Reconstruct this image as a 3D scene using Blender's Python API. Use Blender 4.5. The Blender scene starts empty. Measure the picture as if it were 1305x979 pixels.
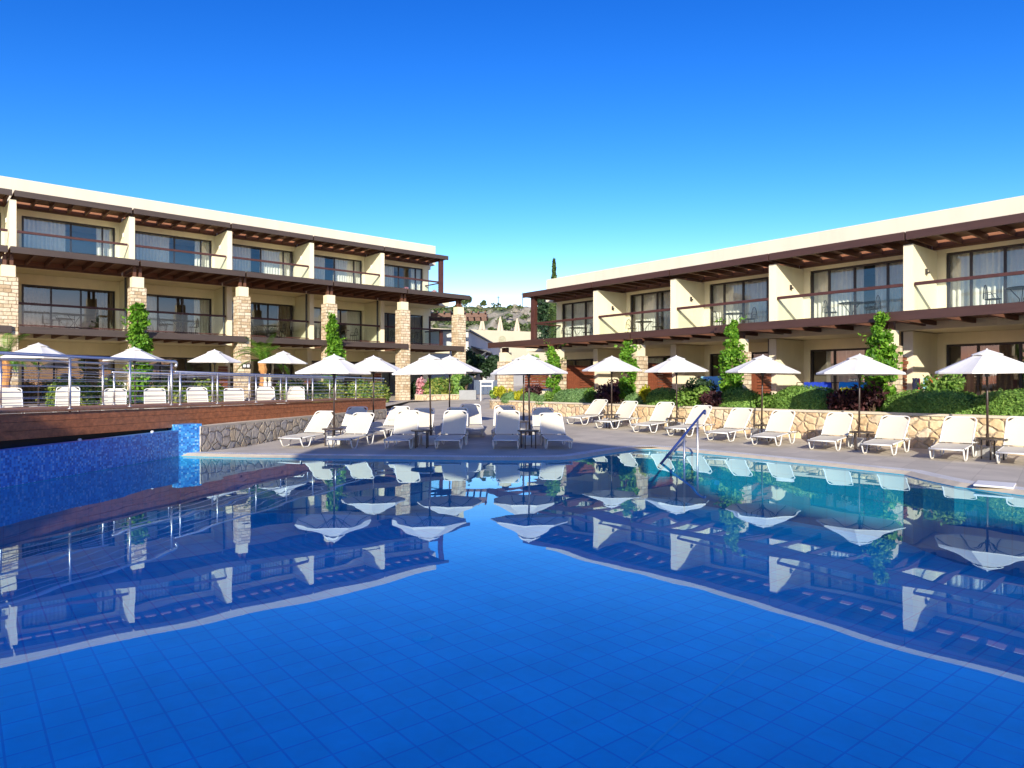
import bpy, bmesh, math, random
from mathutils import Vector, Matrix
from mathutils.geometry import tessellate_polygon
from mathutils import noise as mnoise

random.seed(7)
R = math.radians
C = bpy.context.scene.collection
sc = bpy.context.scene

# ------------------------------------------------------------------ camera, sky, sun, exposure
CAMZ = 1.67
F = 870.0
cam = bpy.data.cameras.new('camera')
cam.sensor_width = 36.0
cam.lens = 24.0
cam.clip_end = 3000
camo = bpy.data.objects.new('camera', cam)
C.objects.link(camo)
camo.location = (0, 0, CAMZ)
camo.rotation_euler = (R(90), 0, 0)
sc.camera = camo

SUN_EL = 20.5
SH = Vector((0.06, 1.0, 0)).normalized()          # horizontal direction in which shadows fall
world = bpy.data.worlds.new("World")
sc.world = world
world.use_nodes = True
wn = world.node_tree
sky = wn.nodes.new('ShaderNodeTexSky')
sky.sky_type = 'NISHITA'
sky.sun_disc = False
sky.sun_elevation = R(SUN_EL)
sky.sun_rotation = math.atan2(-SH.x, -SH.y)
sky.ozone_density = 3.0
sky.air_density = 1.0
sky.dust_density = 0.25
hs = wn.nodes.new('ShaderNodeHueSaturation')
hs.inputs['Saturation'].default_value = 1.15
wn.links.new(sky.outputs[0], hs.inputs['Color'])
# grade of the sky: contrast per channel (clear, polarised looking Mediterranean evening sky)
sep = wn.nodes.new('ShaderNodeSeparateColor')
wn.links.new(hs.outputs[0], sep.inputs[0])
cmb = wn.nodes.new('ShaderNodeCombineColor')
for ch, ref, ex, gain, cap in ((0, 2.83, 2.6, 3.5, 1.85), (1, 5.42, 1.72, 7.4, 1.85), (2, 7.94, 1.25, 12.6, 1.75)):
    dv = wn.nodes.new('ShaderNodeMath')
    dv.operation = 'DIVIDE'
    dv.inputs[1].default_value = ref
    wn.links.new(sep.outputs[ch], dv.inputs[0])
    mnn = wn.nodes.new('ShaderNodeMath')
    mnn.operation = 'MINIMUM'
    mnn.inputs[1].default_value = cap
    wn.links.new(dv.outputs[0], mnn.inputs[0])
    pw = wn.nodes.new('ShaderNodeMath')
    pw.operation = 'POWER'
    pw.inputs[1].default_value = ex
    wn.links.new(mnn.outputs[0], pw.inputs[0])
    ml_ = wn.nodes.new('ShaderNodeMath')
    ml_.operation = 'MULTIPLY'
    ml_.inputs[1].default_value = gain
    wn.links.new(pw.outputs[0], ml_.inputs[0])
    wn.links.new(ml_.outputs[0], cmb.inputs[ch])
bg = wn.nodes['Background']
wn.links.new(cmb.outputs[0], bg.inputs['Color'])
bg.inputs['Strength'].default_value = 0.083

sun = bpy.data.lights.new('sun', 'SUN')
sun.energy = 3.3
sun.angle = R(0.53)
sun.color = (1.0, 0.92, 0.79)
suno = bpy.data.objects.new('sun', sun)
C.objects.link(suno)
sd = Vector((SH.x * math.cos(R(SUN_EL)), SH.y * math.cos(R(SUN_EL)), -math.sin(R(SUN_EL))))
suno.rotation_euler = sd.to_track_quat('-Z', 'Y').to_euler()
suno.location = (-10, -40, 30)

vs = sc.view_settings
vs.view_transform = 'Standard'
vs.look = 'None'
vs.gamma = 1
vs.exposure = 1.03
sc.cycles.max_bounces = 10
sc.cycles.transparent_max_bounces = 24
sc.cycles.caustics_reflective = False
sc.cycles.caustics_refractive = False
sc.cycles.sample_clamp_indirect = 6


# ------------------------------------------------------------------ helpers
def deck_h(y):
    return 0.03 + max(0.0, y - 18.0) * 0.033


def px(xp, yp, Y):
    """photograph pixel at distance Y -> world point"""
    return Vector(((xp - 652.5) / F * Y, Y, CAMZ + (490 - yp) / F * Y))


class MB:
    def __init__(self, off=(0, 0, 0)):
        self.v = []
        self.f = []
        self.o = Vector(off)
        self.uv = None

    def add(self, pts, faces):
        n = len(self.v)
        self.v += [tuple(Vector(p) - self.o) for p in pts]
        self.f += [tuple(i + n for i in f) for f in faces]

    def box(self, x0, x1, y0, y1, z0, z1):
        p = [(x0, y0, z0), (x1, y0, z0), (x1, y1, z0), (x0, y1, z0),
             (x0, y0, z1), (x1, y0, z1), (x1, y1, z1), (x0, y1, z1)]
        self.add(p, [(0, 3, 2, 1), (4, 5, 6, 7), (0, 1, 5, 4), (1, 2, 6, 5), (2, 3, 7, 6), (3, 0, 4, 7)])
        return self

    def obox(self, c, size, rz=0.0, M=None):
        M = M or Matrix.Rotation(rz, 3, 'Z')
        h = [s / 2 for s in size]
        p = []
        for sz in (-1, 1):
            for sx, sy in ((-1, -1), (1, -1), (1, 1), (-1, 1)):
                p.append(Vector(c) + M @ Vector((sx * h[0], sy * h[1], sz * h[2])))
        self.add(p, [(0, 3, 2, 1), (4, 5, 6, 7), (0, 1, 5, 4), (1, 2, 6, 5), (2, 3, 7, 6), (3, 0, 4, 7)])
        return self

    def beam(self, a, b, w, h):
        """box section beam from a to b, w across, h upright"""
        a, b = Vector(a), Vector(b)
        d = (b - a)
        L = d.length
        d.normalize()
        up = Vector((0, 0, 1)) if abs(d.z) < .95 else Vector((0, 1, 0))
        s = d.cross(up).normalized()
        u = s.cross(d)
        M = Matrix((d, s, u)).transposed()
        return self.obox((a + b) / 2, (L, w, h), M=M)

    def tube(self, pts, r, seg=8, caps=True, radii=None):
        pts = [Vector(p) for p in pts]
        n = len(pts)
        ring = []
        prev = None
        for i, p in enumerate(pts):
            if i == 0:
                d = pts[1] - p
            elif i == n - 1:
                d = p - pts[i - 1]
            else:
                d = (pts[i + 1] - p).normalized() + (p - pts[i - 1]).normalized()
            d.normalize()
            if prev is None:
                a = Vector((0, 0, 1)) if abs(d.z) < .9 else Vector((1, 0, 0))
                s = d.cross(a).normalized()
            else:
                s = (prev - d * prev.dot(d)).normalized()
            prev = s
            t = d.cross(s)
            rr = radii[i] if radii else r
            ring.append([p + (s * math.cos(2 * math.pi * k / seg) + t * math.sin(2 * math.pi * k / seg)) * rr for k in range(seg)])
        P = [q for rg in ring for q in rg]
        fs = []
        for i in range(n - 1):
            for k in range(seg):
                k2 = (k + 1) % seg
                fs.append((i * seg + k, i * seg + k2, (i + 1) * seg + k2, (i + 1) * seg + k))
        if caps:
            fs.append(tuple(range(seg))[::-1])
            fs.append(tuple((n - 1) * seg + k for k in range(seg)))
        self.add(P, fs)
        return self

    def prism(self, poly, z0, z1):
        n = len(poly)
        P = [(x, y, z0) for x, y in poly] + [(x, y, z1) for x, y in poly]
        fs = [tuple(range(n))[::-1], tuple(range(n, 2 * n))]
        for i in range(n):
            j = (i + 1) % n
            fs.append((i, j, n + j, n + i))
        self.add(P, fs)
        return self

    def lathe(self, prof, seg=16, c=(0, 0, 0), caps=True):
        c = Vector(c)
        P = []
        for r, z in prof:
            for k in range(seg):
                a = 2 * math.pi * k / seg
                P.append(c + Vector((r * math.cos(a), r * math.sin(a), z)))
        fs = []
        n = len(prof)
        for i in range(n - 1):
            for k in range(seg):
                k2 = (k + 1) % seg
                fs.append((i * seg + k, i * seg + k2, (i + 1) * seg + k2, (i + 1) * seg + k))
        if caps:
            fs.append(tuple(range(seg))[::-1])
            fs.append(tuple((n - 1) * seg + k for k in range(seg)))
        self.add(P, fs)
        return self

    def build(self, name, m, parent=None, smooth=False, bevel=0.0, uv=True, recalc=False):
        me = bpy.data.meshes.new(name)
        me.from_pydata(self.v, [], self.f)
        if recalc or bevel:
            bm = bmesh.new()
            bm.from_mesh(me)
            bmesh.ops.recalc_face_normals(bm, faces=bm.faces)
            if bevel:
                es = [e for e in bm.edges if e.is_manifold and e.calc_face_angle(0) > 0.9]
                bmesh.ops.bevel(bm, geom=es, offset=bevel, segments=2, affect='EDGES', profile=0.6)
            bm.to_mesh(me)
            bm.free()
        me.update()
        if uv and len(me.polygons) < 60000:
            ul = me.uv_layers.new(name='UVMap')
            for p in me.polygons:
                nrm = p.normal
                ax = max(range(3), key=lambda i: abs(nrm[i]))
                for li in p.loop_indices:
                    co = me.vertices[me.loops[li].vertex_index].co
                    if ax == 2:
                        ul.data[li].uv = (co.x, co.y)
                    elif ax == 1:
                        ul.data[li].uv = (co.x, co.z)
                    else:
                        ul.data[li].uv = (co.y + 0.37, co.z)
        if smooth:
            for p in me.polygons:
                p.use_smooth = True
        me.materials.append(m)
        o = bpy.data.objects.new(name, me)
        C.objects.link(o)
        if parent is not None:
            o.parent = parent
        return o


def tag(o, label=None, cat=None, group=None, kind=None):
    if label: o['label'] = label
    if cat: o['category'] = cat
    if group: o['group'] = group
    if kind: o['kind'] = kind
    return o


def empty(name, loc, rz=0.0, label=None, cat=None, group=None):
    o = bpy.data.objects.new(name, None)
    o.empty_display_size = .2
    C.objects.link(o)
    o.location = loc
    o.rotation_euler = (0, 0, rz)
    return tag(o, label, cat, group)


def kids(o):
    return [c for c in bpy.data.objects if c.parent is o]


def copy_tree(o, parent=None):
    c = o.copy()
    C.objects.link(c)
    if parent is not None:
        c.parent = parent
    for ch in kids(o):
        copy_tree(ch, c)
    return c


# ------------------------------------------------------------------ materials
def nodes(name):
    m = bpy.data.materials.new(name)
    m.use_nodes = True
    nt = m.node_tree
    return m, nt, nt.nodes, nt.links, nt.nodes['Principled BSDF']


def ramp(N, stops):
    r = N.new('ShaderNodeValToRGB')
    el = r.color_ramp.elements
    while len(el) > 1:
        el.remove(el[0])
    el[0].position, el[0].color = stops[0][0], (*stops[0][1], 1)
    for p, c in stops[1:]:
        e = el.new(p)
        e.color = (*c, 1)
    return r


def plain(name, col, rough=.6, var=.12, scale=3.0, bump=0.0, metallic=0.0, spec=.5, bscale=None, stretch=None):
    m, nt, N, L, b = nodes(name)
    tc = N.new('ShaderNodeTexCoord')
    src = tc.outputs['Object']
    if stretch:
        mp = N.new('ShaderNodeMapping')
        mp.inputs['Scale'].default_value = stretch
        L.new(src, mp.inputs[0])
        src = mp.outputs[0]
    nz = N.new('ShaderNodeTexNoise')
    nz.inputs['Scale'].default_value = scale
    nz.inputs['Detail'].default_value = 6
    nz.inputs['Roughness'].default_value = .65
    L.new(src, nz.inputs['Vector'])
    lo = tuple(c * (1 - var) for c in col)
    hi = tuple(min(1, c * (1 + var)) for c in col)
    r = ramp(N, [(.3, lo), (.7, hi)])
    L.new(nz.outputs['Fac'], r.inputs[0])
    L.new(r.outputs[0], b.inputs['Base Color'])
    b.inputs['Roughness'].default_value = rough
    b.inputs['Metallic'].default_value = metallic
    b.inputs['Specular IOR Level'].default_value = spec
    if bump:
        n2 = N.new('ShaderNodeTexNoise')
        n2.inputs['Scale'].default_value = bscale or scale * 12
        n2.inputs['Detail'].default_value = 4
        L.new(src, n2.inputs['Vector'])
        bp = N.new('ShaderNodeBump')
        bp.inputs['Strength'].default_value = bump
        bp.inputs['Distance'].default_value = .02
        L.new(n2.outputs['Fac'], bp.inputs['Height'])
        L.new(bp.outputs[0], b.inputs['Normal'])
    return m


def leafmat(name, dark, mid, light, trans=.25):
    m, nt, N, L, b = nodes(name)
    g = N.new('ShaderNodeNewGeometry')
    tc = N.new('ShaderNodeTexCoord')
    nz = N.new('ShaderNodeTexNoise')
    nz.inputs['Scale'].default_value = 2.2
    nz.inputs['Detail'].default_value = 3
    L.new(tc.outputs['Object'], nz.inputs['Vector'])
    mx = N.new('ShaderNodeMath')
    mx.operation = 'MULTIPLY_ADD'
    mx.inputs[1].default_value = .55
    L.new(g.outputs['Random Per Island'], mx.inputs[0])
    ml = N.new('ShaderNodeMath')
    ml.operation = 'MULTIPLY'
    ml.inputs[1].default_value = .5
    L.new(nz.outputs['Fac'], ml.inputs[0])
    L.new(ml.outputs[0], mx.inputs[2])
    r = ramp(N, [(.12, dark), (.5, mid), (.82, light)])
    L.new(mx.outputs[0], r.inputs[0])
    L.new(r.outputs[0], b.inputs['Base Color'])
    b.inputs['Roughness'].default_value = .55
    b.inputs['Specular IOR Level'].default_value = .35
    t = N.new('ShaderNodeBsdfTranslucent')
    L.new(r.outputs[0], t.inputs['Color'])
    ms = N.new('ShaderNodeMixShader')
    ms.inputs[0].default_value = trans
    L.new(b.outputs[0], ms.inputs[1])
    L.new(t.outputs[0], ms.inputs[2])
    L.new(ms.outputs[0], N['Material Output'].inputs['Surface'])
    return m


def uvnode(N):
    u = N.new('ShaderNodeUVMap')
    u.uv_map = 'UVMap'
    return u.outputs[0]


def crazy_stone(name, scale, cols, mortar, bump=.6, mw=.035):
    """irregular natural stone set in mortar"""
    m, nt, N, L, b = nodes(name)
    u = uvnode(N)
    mp = N.new('ShaderNodeMapping')
    mp.inputs['Scale'].default_value = (scale, scale * 1.12, scale)
    L.new(u, mp.inputs[0])
    dn = N.new('ShaderNodeTexNoise')
    dn.inputs['Scale'].default_value = 1.6
    L.new(mp.outputs[0], dn.inputs['Vector'])
    add = N.new('ShaderNodeMixRGB')
    add.blend_type = 'LINEAR_LIGHT'
    add.inputs[0].default_value = .22
    L.new(mp.outputs[0], add.inputs[1])
    L.new(dn.outputs['Color'], add.inputs[2])
    ve = N.new('ShaderNodeTexVoronoi')
    ve.voronoi_dimensions = '2D'
    ve.feature = 'DISTANCE_TO_EDGE'
    ve.inputs['Scale'].default_value = 1
    vc = N.new('ShaderNodeTexVoronoi')
    vc.voronoi_dimensions = '2D'
    vc.inputs['Scale'].default_value = 1
    L.new(add.outputs[0], ve.inputs['Vector'])
    L.new(add.outputs[0], vc.inputs['Vector'])
    sp = N.new('ShaderNodeSeparateColor')
    L.new(vc.outputs['Color'], sp.inputs[0])
    n = len(cols)
    r = ramp(N, [((i + .5) / n, c) for i, c in enumerate(cols)])
    L.new(sp.outputs[0], r.inputs[0])
    sn = N.new('ShaderNodeTexNoise')
    sn.inputs['Scale'].default_value = 9
    sn.inputs['Detail'].default_value = 8
    L.new(u, sn.inputs['Vector'])
    mr = N.new('ShaderNodeMapRange')
    mr.inputs[1].default_value = .25
    mr.inputs[2].default_value = .75
    mr.inputs[3].default_value = .72
    mr.inputs[4].default_value = 1.2
    L.new(sn.outputs['Fac'], mr.inputs[0])
    mu = N.new('ShaderNodeMixRGB')
    mu.blend_type = 'MULTIPLY'
    mu.inputs[0].default_value = 1
    L.new(r.outputs[0], mu.inputs[1])
    L.new(mr.outputs[0], mu.inputs[2])
    st = N.new('ShaderNodeMapRange')
    st.inputs[1].default_value = mw * .5
    st.inputs[2].default_value = mw * 1.6
    L.new(ve.outputs['Distance'], st.inputs[0])
    mx = N.new('ShaderNodeMixRGB')
    mx.inputs[1].default_value = (*mortar, 1)
    L.new(st.outputs[0], mx.inputs[0])
    L.new(mu.outputs[0], mx.inputs[2])
    L.new(mx.outputs[0], b.inputs['Base Color'])
    b.inputs['Roughness'].default_value = .9
    hr = N.new('ShaderNodeMapRange')
    hr.inputs[1].default_value = 0
    hr.inputs[2].default_value = mw * 4
    L.new(ve.outputs['Distance'], hr.inputs[0])
    ha = N.new('ShaderNodeMath')
    ha.operation = 'MULTIPLY_ADD'
    ha.inputs[1].default_value = .5
    L.new(sn.outputs['Fac'], ha.inputs[0])
    L.new(hr.outputs[0], ha.inputs[2])
    bp = N.new('ShaderNodeBump')
    bp.inputs['Strength'].default_value = bump
    bp.inputs['Distance'].default_value = .05
    L.new(ha.outputs[0], bp.inputs['Height'])
    L.new(bp.outputs[0], b.inputs['Normal'])
    return m


def block_stone(name):
    """coursed squared blocks for the pillars"""
    m, nt, N, L, b = nodes(name)
    u = uvnode(N)
    dn = N.new('ShaderNodeTexNoise')
    dn.inputs['Scale'].default_value = 3.0
    L.new(u, dn.inputs['Vector'])
    add = N.new('ShaderNodeMixRGB')
    add.blend_type = 'LINEAR_LIGHT'
    add.inputs[0].default_value = .025
    L.new(u, add.inputs[1])
    L.new(dn.outputs['Color'], add.inputs[2])
    br = N.new('ShaderNodeTexBrick')
    br.offset = .43
    br.squash = 1.5
    br.squash_frequency = 3
    br.inputs['Scale'].default_value = 1
    br.inputs['Brick Width'].default_value = .27
    br.inputs['Row Height'].default_value = .15
    br.inputs['Mortar Size'].default_value = .012
    br.inputs['Mortar Smooth'].default_value = .35
    br.inputs['Bias'].default_value = 0
    br.inputs['Color1'].default_value = (0, 0, 0, 1)
    br.inputs['Color2'].default_value = (1, 1, 1, 1)
    br.inputs['Mortar'].default_value = (.5, .5, .5, 1)
    L.new(add.outputs[0], br.inputs['Vector'])
    r = ramp(N, [(0, (.46, .33, .19)), (.3, (.62, .49, .31)), (.6, (.72, .62, .44)), (1, (.68, .50, .33))])
    L.new(br.outputs['Color'], r.inputs[0])
    sn = N.new('ShaderNodeTexNoise')
    sn.inputs['Scale'].default_value = 11
    sn.inputs['Detail'].default_value = 8
    L.new(u, sn.inputs['Vector'])
    mr = N.new('ShaderNodeMapRange')
    mr.inputs[1].default_value = .25
    mr.inputs[2].default_value = .75
    mr.inputs[3].default_value = .75
    mr.inputs[4].default_value = 1.18
    L.new(sn.outputs['Fac'], mr.inputs[0])
    mu = N.new('ShaderNodeMixRGB')
    mu.blend_type = 'MULTIPLY'
    mu.inputs[0].default_value = 1
    L.new(r.outputs[0], mu.inputs[1])
    L.new(mr.outputs[0], mu.inputs[2])
    mx = N.new('ShaderNodeMixRGB')
    mx.inputs[2].default_value = (.30, .22, .13, 1)
    L.new(br.outputs['Fac'], mx.inputs[0])
    L.new(mu.outputs[0], mx.inputs[1])
    L.new(mx.outputs[0], b.inputs['Base Color'])
    b.inputs['Roughness'].default_value = .92
    hh = N.new('ShaderNodeMath')
    hh.operation = 'MULTIPLY_ADD'
    hh.inputs[1].default_value = -1.2
    L.new(br.outputs['Fac'], hh.inputs[0])
    L.new(sn.outputs['Fac'], hh.inputs[2])
    bp = N.new('ShaderNodeBump')
    bp.inputs['Strength'].default_value = .8
    bp.inputs['Distance'].default_value = .04
    L.new(hh.outputs[0], bp.inputs['Height'])
    L.new(bp.outputs[0], b.inputs['Normal'])
    return m


def grid_tiles(name, col, grout, bw, rh, ms, rot=0.0, var=.1, rough=.5, bump=.2, offset=0.0, obj=True):
    m, nt, N, L, b = nodes(name)
    if obj:
        tc = N.new('ShaderNodeTexCoord')
        u = tc.outputs['Object']
    else:
        u = uvnode(N)
    mp = N.new('ShaderNodeMapping')
    mp.inputs['Rotation'].default_value = (0, 0, rot)
    L.new(u, mp.inputs[0])
    br = N.new('ShaderNodeTexBrick')
    br.offset = offset
    br.inputs['Scale'].default_value = 1
    br.inputs['Brick Width'].default_value = bw
    br.inputs['Row Height'].default_value = rh
    br.inputs['Mortar Size'].default_value = ms
    br.inputs['Mortar Smooth'].default_value = .2
    br.inputs['Color1'].default_value = (*[c * (1 - var) for c in col], 1)
    br.inputs['Color2'].default_value = (*[min(1, c * (1 + var)) for c in col], 1)
    br.inputs['Mortar'].default_value = (*grout, 1)
    L.new(mp.outputs[0], br.inputs['Vector'])
    nz = N.new('ShaderNodeTexNoise')
    nz.inputs['Scale'].default_value = 1.1
    nz.inputs['Detail'].default_value = 8
    nz.inputs['Roughness'].default_value = .7
    L.new(u, nz.inputs['Vector'])
    mr = N.new('ShaderNodeMapRange')
    mr.inputs[1].default_value = .3
    mr.inputs[2].default_value = .7
    mr.inputs[3].default_value = .84
    mr.inputs[4].default_value = 1.12
    L.new(nz.outputs['Fac'], mr.inputs[0])
    mu = N.new('ShaderNodeMixRGB')
    mu.blend_type = 'MULTIPLY'
    mu.inputs[0].default_value = 1
    L.new(br.outputs['Color'], mu.inputs[1])
    L.new(mr.outputs[0], mu.inputs[2])
    L.new(mu.outputs[0], b.inputs['Base Color'])
    b.inputs['Roughness'].default_value = rough
    bp = N.new('ShaderNodeBump')
    bp.inputs['Strength'].default_value = bump
    bp.inputs['Distance'].default_value = .01
    bp.invert = True
    L.new(br.outputs['Fac'], bp.inputs['Height'])
    L.new(bp.outputs[0], b.inputs['Normal'])
    return m


def mosaic(name):
    m, nt, N, L, b = nodes(name)
    u = uvnode(N)
    sc_ = N.new('ShaderNodeVectorMath')
    sc_.operation = 'SCALE'
    sc_.inputs['Scale'].default_value = 24
    L.new(u, sc_.inputs[0])
    fl = N.new('ShaderNodeVectorMath')
    fl.operation = 'FLOOR'
    L.new(sc_.outputs[0], fl.inputs[0])
    wnz = N.new('ShaderNodeTexWhiteNoise')
    wnz.noise_dimensions = '2D'
    L.new(fl.outputs[0], wnz.inputs['Vector'])
    r = ramp(N, [(.0, (.02, .16, .52)), (.3, (.035, .27, .72)), (.62, (.07, .42, .84)), (.9, (.26, .58, .86))])
    r.color_ramp.interpolation = 'CONSTANT'
    L.new(wnz.outputs['Value'], r.inputs[0])
    fr = N.new('ShaderNodeVectorMath')
    fr.operation = 'FRACTION'
    L.new(sc_.outputs[0], fr.inputs[0])
    sx = N.new('ShaderNodeSeparateXYZ')
    L.new(fr.outputs[0], sx.inputs[0])
    mn = N.new('ShaderNodeMath')
    mn.operation = 'MINIMUM'
    L.new(sx.outputs[0], mn.inputs[0])
    L.new(sx.outputs[1], mn.inputs[1])
    gt = N.new('ShaderNodeMath')
    gt.operation = 'LESS_THAN'
    gt.inputs[1].default_value = .09
    L.new(mn.outputs[0], gt.inputs[0])
    mx = N.new('ShaderNodeMixRGB')
    mx.inputs[2].default_value = (.12, .25, .55, 1)
    L.new(gt.outputs[0], mx.inputs[0])
    L.new(r.outputs[0], mx.inputs[1])
    L.new(mx.outputs[0], b.inputs['Base Color'])
    b.inputs['Roughness'].default_value = .3
    return m


def schlick(N, L, f0, power, normal=None):
    g = N.new('ShaderNodeNewGeometry')
    d = N.new('ShaderNodeVectorMath')
    d.operation = 'DOT_PRODUCT'
    L.new(g.outputs['Incoming'], d.inputs[0])
    L.new(normal if normal is not None else g.outputs['Normal'], d.inputs[1])
    a = N.new('ShaderNodeMath')
    a.operation = 'ABSOLUTE'
    L.new(d.outputs['Value'], a.inputs[0])
    o = N.new('ShaderNodeMath')
    o.operation = 'SUBTRACT'
    o.use_clamp = True
    o.inputs[0].default_value = 1
    L.new(a.outputs[0], o.inputs[1])
    p = N.new('ShaderNodeMath')
    p.operation = 'POWER'
    p.inputs[1].default_value = power
    L.new(o.outputs[0], p.inputs[0])
    m = N.new('ShaderNodeMath')
    m.operation = 'MULTIPLY_ADD'
    m.inputs[1].default_value = 1 - f0
    m.inputs[2].default_value = f0
    L.new(p.outputs[0], m.inputs[0])
    return m.outputs[0]


def water_mat(name):
    m, nt, N, L, b = nodes(name)
    N.remove(b)
    tc = N.new('ShaderNodeTexCoord')
    n1 = N.new('ShaderNodeTexNoise')
    n1.inputs['Scale'].default_value = .55
    n1.inputs['Detail'].default_value = 1.5
    L.new(tc.outputs['Object'], n1.inputs['Vector'])
    bp = N.new('ShaderNodeBump')
    bp.inputs['Strength'].default_value = 1.0
    bp.inputs['Distance'].default_value = .0075
    L.new(n1.outputs['Fac'], bp.inputs['Height'])
    gl = N.new('ShaderNodeBsdfGlossy')
    gl.inputs['Roughness'].default_value = 0.0
    gl.inputs['Color'].default_value = (.68, .91, 1.0, 1)
    L.new(bp.outputs[0], gl.inputs['Normal'])
    tr = N.new('ShaderNodeBsdfTransparent')
    tr.inputs['Color'].default_value = (.78, .96, 1.0, 1)
    ms = N.new('ShaderNodeMixShader')
    L.new(schlick(N, L, .045, 4.7, bp.outputs[0]), ms.inputs[0])
    L.new(tr.outputs[0], ms.inputs[1])
    L.new(gl.outputs[0], ms.inputs[2])
    L.new(ms.outputs[0], N['Material Output'].inputs['Surface'])
    return m


def glass_mat(name, ior, tint, rough=0.0, k=1.6):
    m, nt, N, L, b = nodes(name)
    N.remove(b)
    gl = N.new('ShaderNodeBsdfGlossy')
    gl.inputs['Roughness'].default_value = rough
    tr = N.new('ShaderNodeBsdfTransparent')
    tr.inputs['Color'].default_value = (*tint, 1)
    tc = N.new('ShaderNodeTexCoord')
    nz = N.new('ShaderNodeTexNoise')
    nz.inputs['Scale'].default_value = .8
    nz.inputs['Detail'].default_value = 0
    L.new(tc.outputs['Object'], nz.inputs['Vector'])
    bp = N.new('ShaderNodeBump')
    bp.inputs['Distance'].default_value = .004
    L.new(nz.outputs['Fac'], bp.inputs['Height'])
    L.new(bp.outputs[0], gl.inputs['Normal'])
    ms = N.new('ShaderNodeMixShader')
    L.new(schlick(N, L, ((ior - 1) / (ior + 1)) ** 2 * k, 4.5), ms.inputs[0])
    L.new(tr.outputs[0], ms.inputs[1])
    L.new(gl.outputs[0], ms.inputs[2])
    L.new(ms.outputs[0], N['Material Output'].inputs['Surface'])
    return m


def rock_mat(name):
    m, nt, N, L, b = nodes(name)
    tc = N.new('ShaderNodeTexCoord')
    n1 = N.new('ShaderNodeTexNoise')
    n1.inputs['Scale'].default_value = .22
    n1.inputs['Detail'].default_value = 10
    n1.inputs['Roughness'].default_value = .75
    L.new(tc.outputs['Object'], n1.inputs['Vector'])
    r = ramp(N, [(.3, (.10, .09, .06)), (.43, (.32, .28, .21)), (.6, (.52, .48, .39)), (.8, (.66, .62, .53))])
    L.new(n1.outputs['Fac'], r.inputs[0])
    n2 = N.new('ShaderNodeTexNoise')
    n2.inputs['Scale'].default_value = .11
    n2.inputs['Detail'].default_value = 6
    L.new(tc.outputs['Object'], n2.inputs['Vector'])
    r2 = ramp(N, [(.46, (0, 0, 0)), (.54, (1, 1, 1))])
    L.new(n2.outputs['Fac'], r2.inputs[0])
    mx = N.new('ShaderNodeMixRGB')
    mx.inputs[2].default_value = (.09, .11, .04, 1)
    L.new(r2.outputs[0], mx.inputs[0])
    L.new(r.outputs[0], mx.inputs[1])
    L.new(mx.outputs[0], b.inputs['Base Color'])
    b.inputs['Roughness'].default_value = 1
    bp = N.new('ShaderNodeBump')
    bp.inputs['Strength'].default_value = 1
    bp.inputs['Distance'].default_value = 1.5
    L.new(n1.outputs['Fac'], bp.inputs['Height'])
    L.new(bp.outputs[0], b.inputs['Normal'])
    return m


M = {}
M['render'] = plain('cream_render', (.84, .755, .53), .85, .06, 1.2, .12, bscale=60, stretch=(1.3, 1.3, .35))
M['parapet'] = plain('pale_parapet_render', (.65, .60, .465), .85, .055, .8, .1, bscale=60, stretch=(1.6, 1.6, .25))
M['cap'] = plain('cream_cap_render', (.76, .68, .46), .85, .05, 2, .1, bscale=60)
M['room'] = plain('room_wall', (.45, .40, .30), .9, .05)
M['slab'] = plain('slab_soffit', (.82, .73, .49), .9, .05)
M['fasciaL'] = plain('brown_grey_fascia_paint', (.060, .042, .033), .55, .18, 2, .1, stretch=(.4, 4, 4))
M['fasciaR'] = plain('red_brown_fascia_paint', (.060, .027, .019), .5, .18, 2, .1, stretch=(.4, 4, 4))
M['rafter'] = plain('stained_rafter_wood', (.125, .052, .027), .6, .3, 3, .15, stretch=(3, .6, 3))
M['board'] = plain('stained_roof_board', (.16, .078, .044), .65, .25, 2.5, .15, stretch=(.7, 5, 1))
M['orange_board'] = plain('orange_ledger_wood', (.30, .125, .055), .6, .25, 2.5, .15, stretch=(.7, 4, 4))
M['rail'] = plain('dark_red_handrail_wood', (.070, .024, .018), .5, .2, 4)
M['frame'] = plain('dark_bronze_frame', (.025, .018, .016), .4, .15, 4)
M['pillar'] = block_stone('coursed_honey_stone')
M['pane'] = glass_mat('window_pane', 1.6, (.93, .95, .94), k=2.5)
M['balglass'] = glass_mat('balustrade_glass', 1.35, (.93, .97, .96))
M['curtain'] = plain('cream_curtain', (.80, .76, .66), .9, .08, 6)
M['darkcurtain'] = plain('brown_curtain', (.22, .16, .10), .9, .2, 6)
M['pipe'] = plain('dark_grey_pipe', (.035, .032, .03), .45, .1)
M['plaque'] = plain('black_plaque', (.012, .011, .012), .4, .1)
M['white'] = plain('white_paint', (.80, .79, .75), .4, .04)
M['planter_wall'] = crazy_stone('honey_crazy_stone', 3.5, [(.70, .52, .29), (.62, .43, .23), (.75, .60, .38), (.66, .44, .25), (.72, .58, .40), (.78, .62, .36)], (.50, .39, .25), .7, .04)
M['grey_wall'] = crazy_stone('grey_rubble_stone', 3.4, [(.50, .43, .34), (.62, .56, .47), (.70, .56, .36), (.54, .50, .45), (.74, .58, .36), (.60, .54, .44)], (.42, .36, .28), .9, .03)
M['coping'] = plain('pale_stone_coping', (.62, .54, .40), .85, .12, 3, .25, bscale=30)
M['deck'] = grid_tiles('pool_deck_pavers', (.50, .445, .355), (.40, .35, .28), .62, .62, .006, rot=R(39), var=.10, rough=.75, bump=.3)
M['terrace'] = grid_tiles('terrace_pavers', (.56, .49, .38), (.40, .33, .25), .5, .5, .007, rot=R(41), var=.1, rough=.8)
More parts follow.
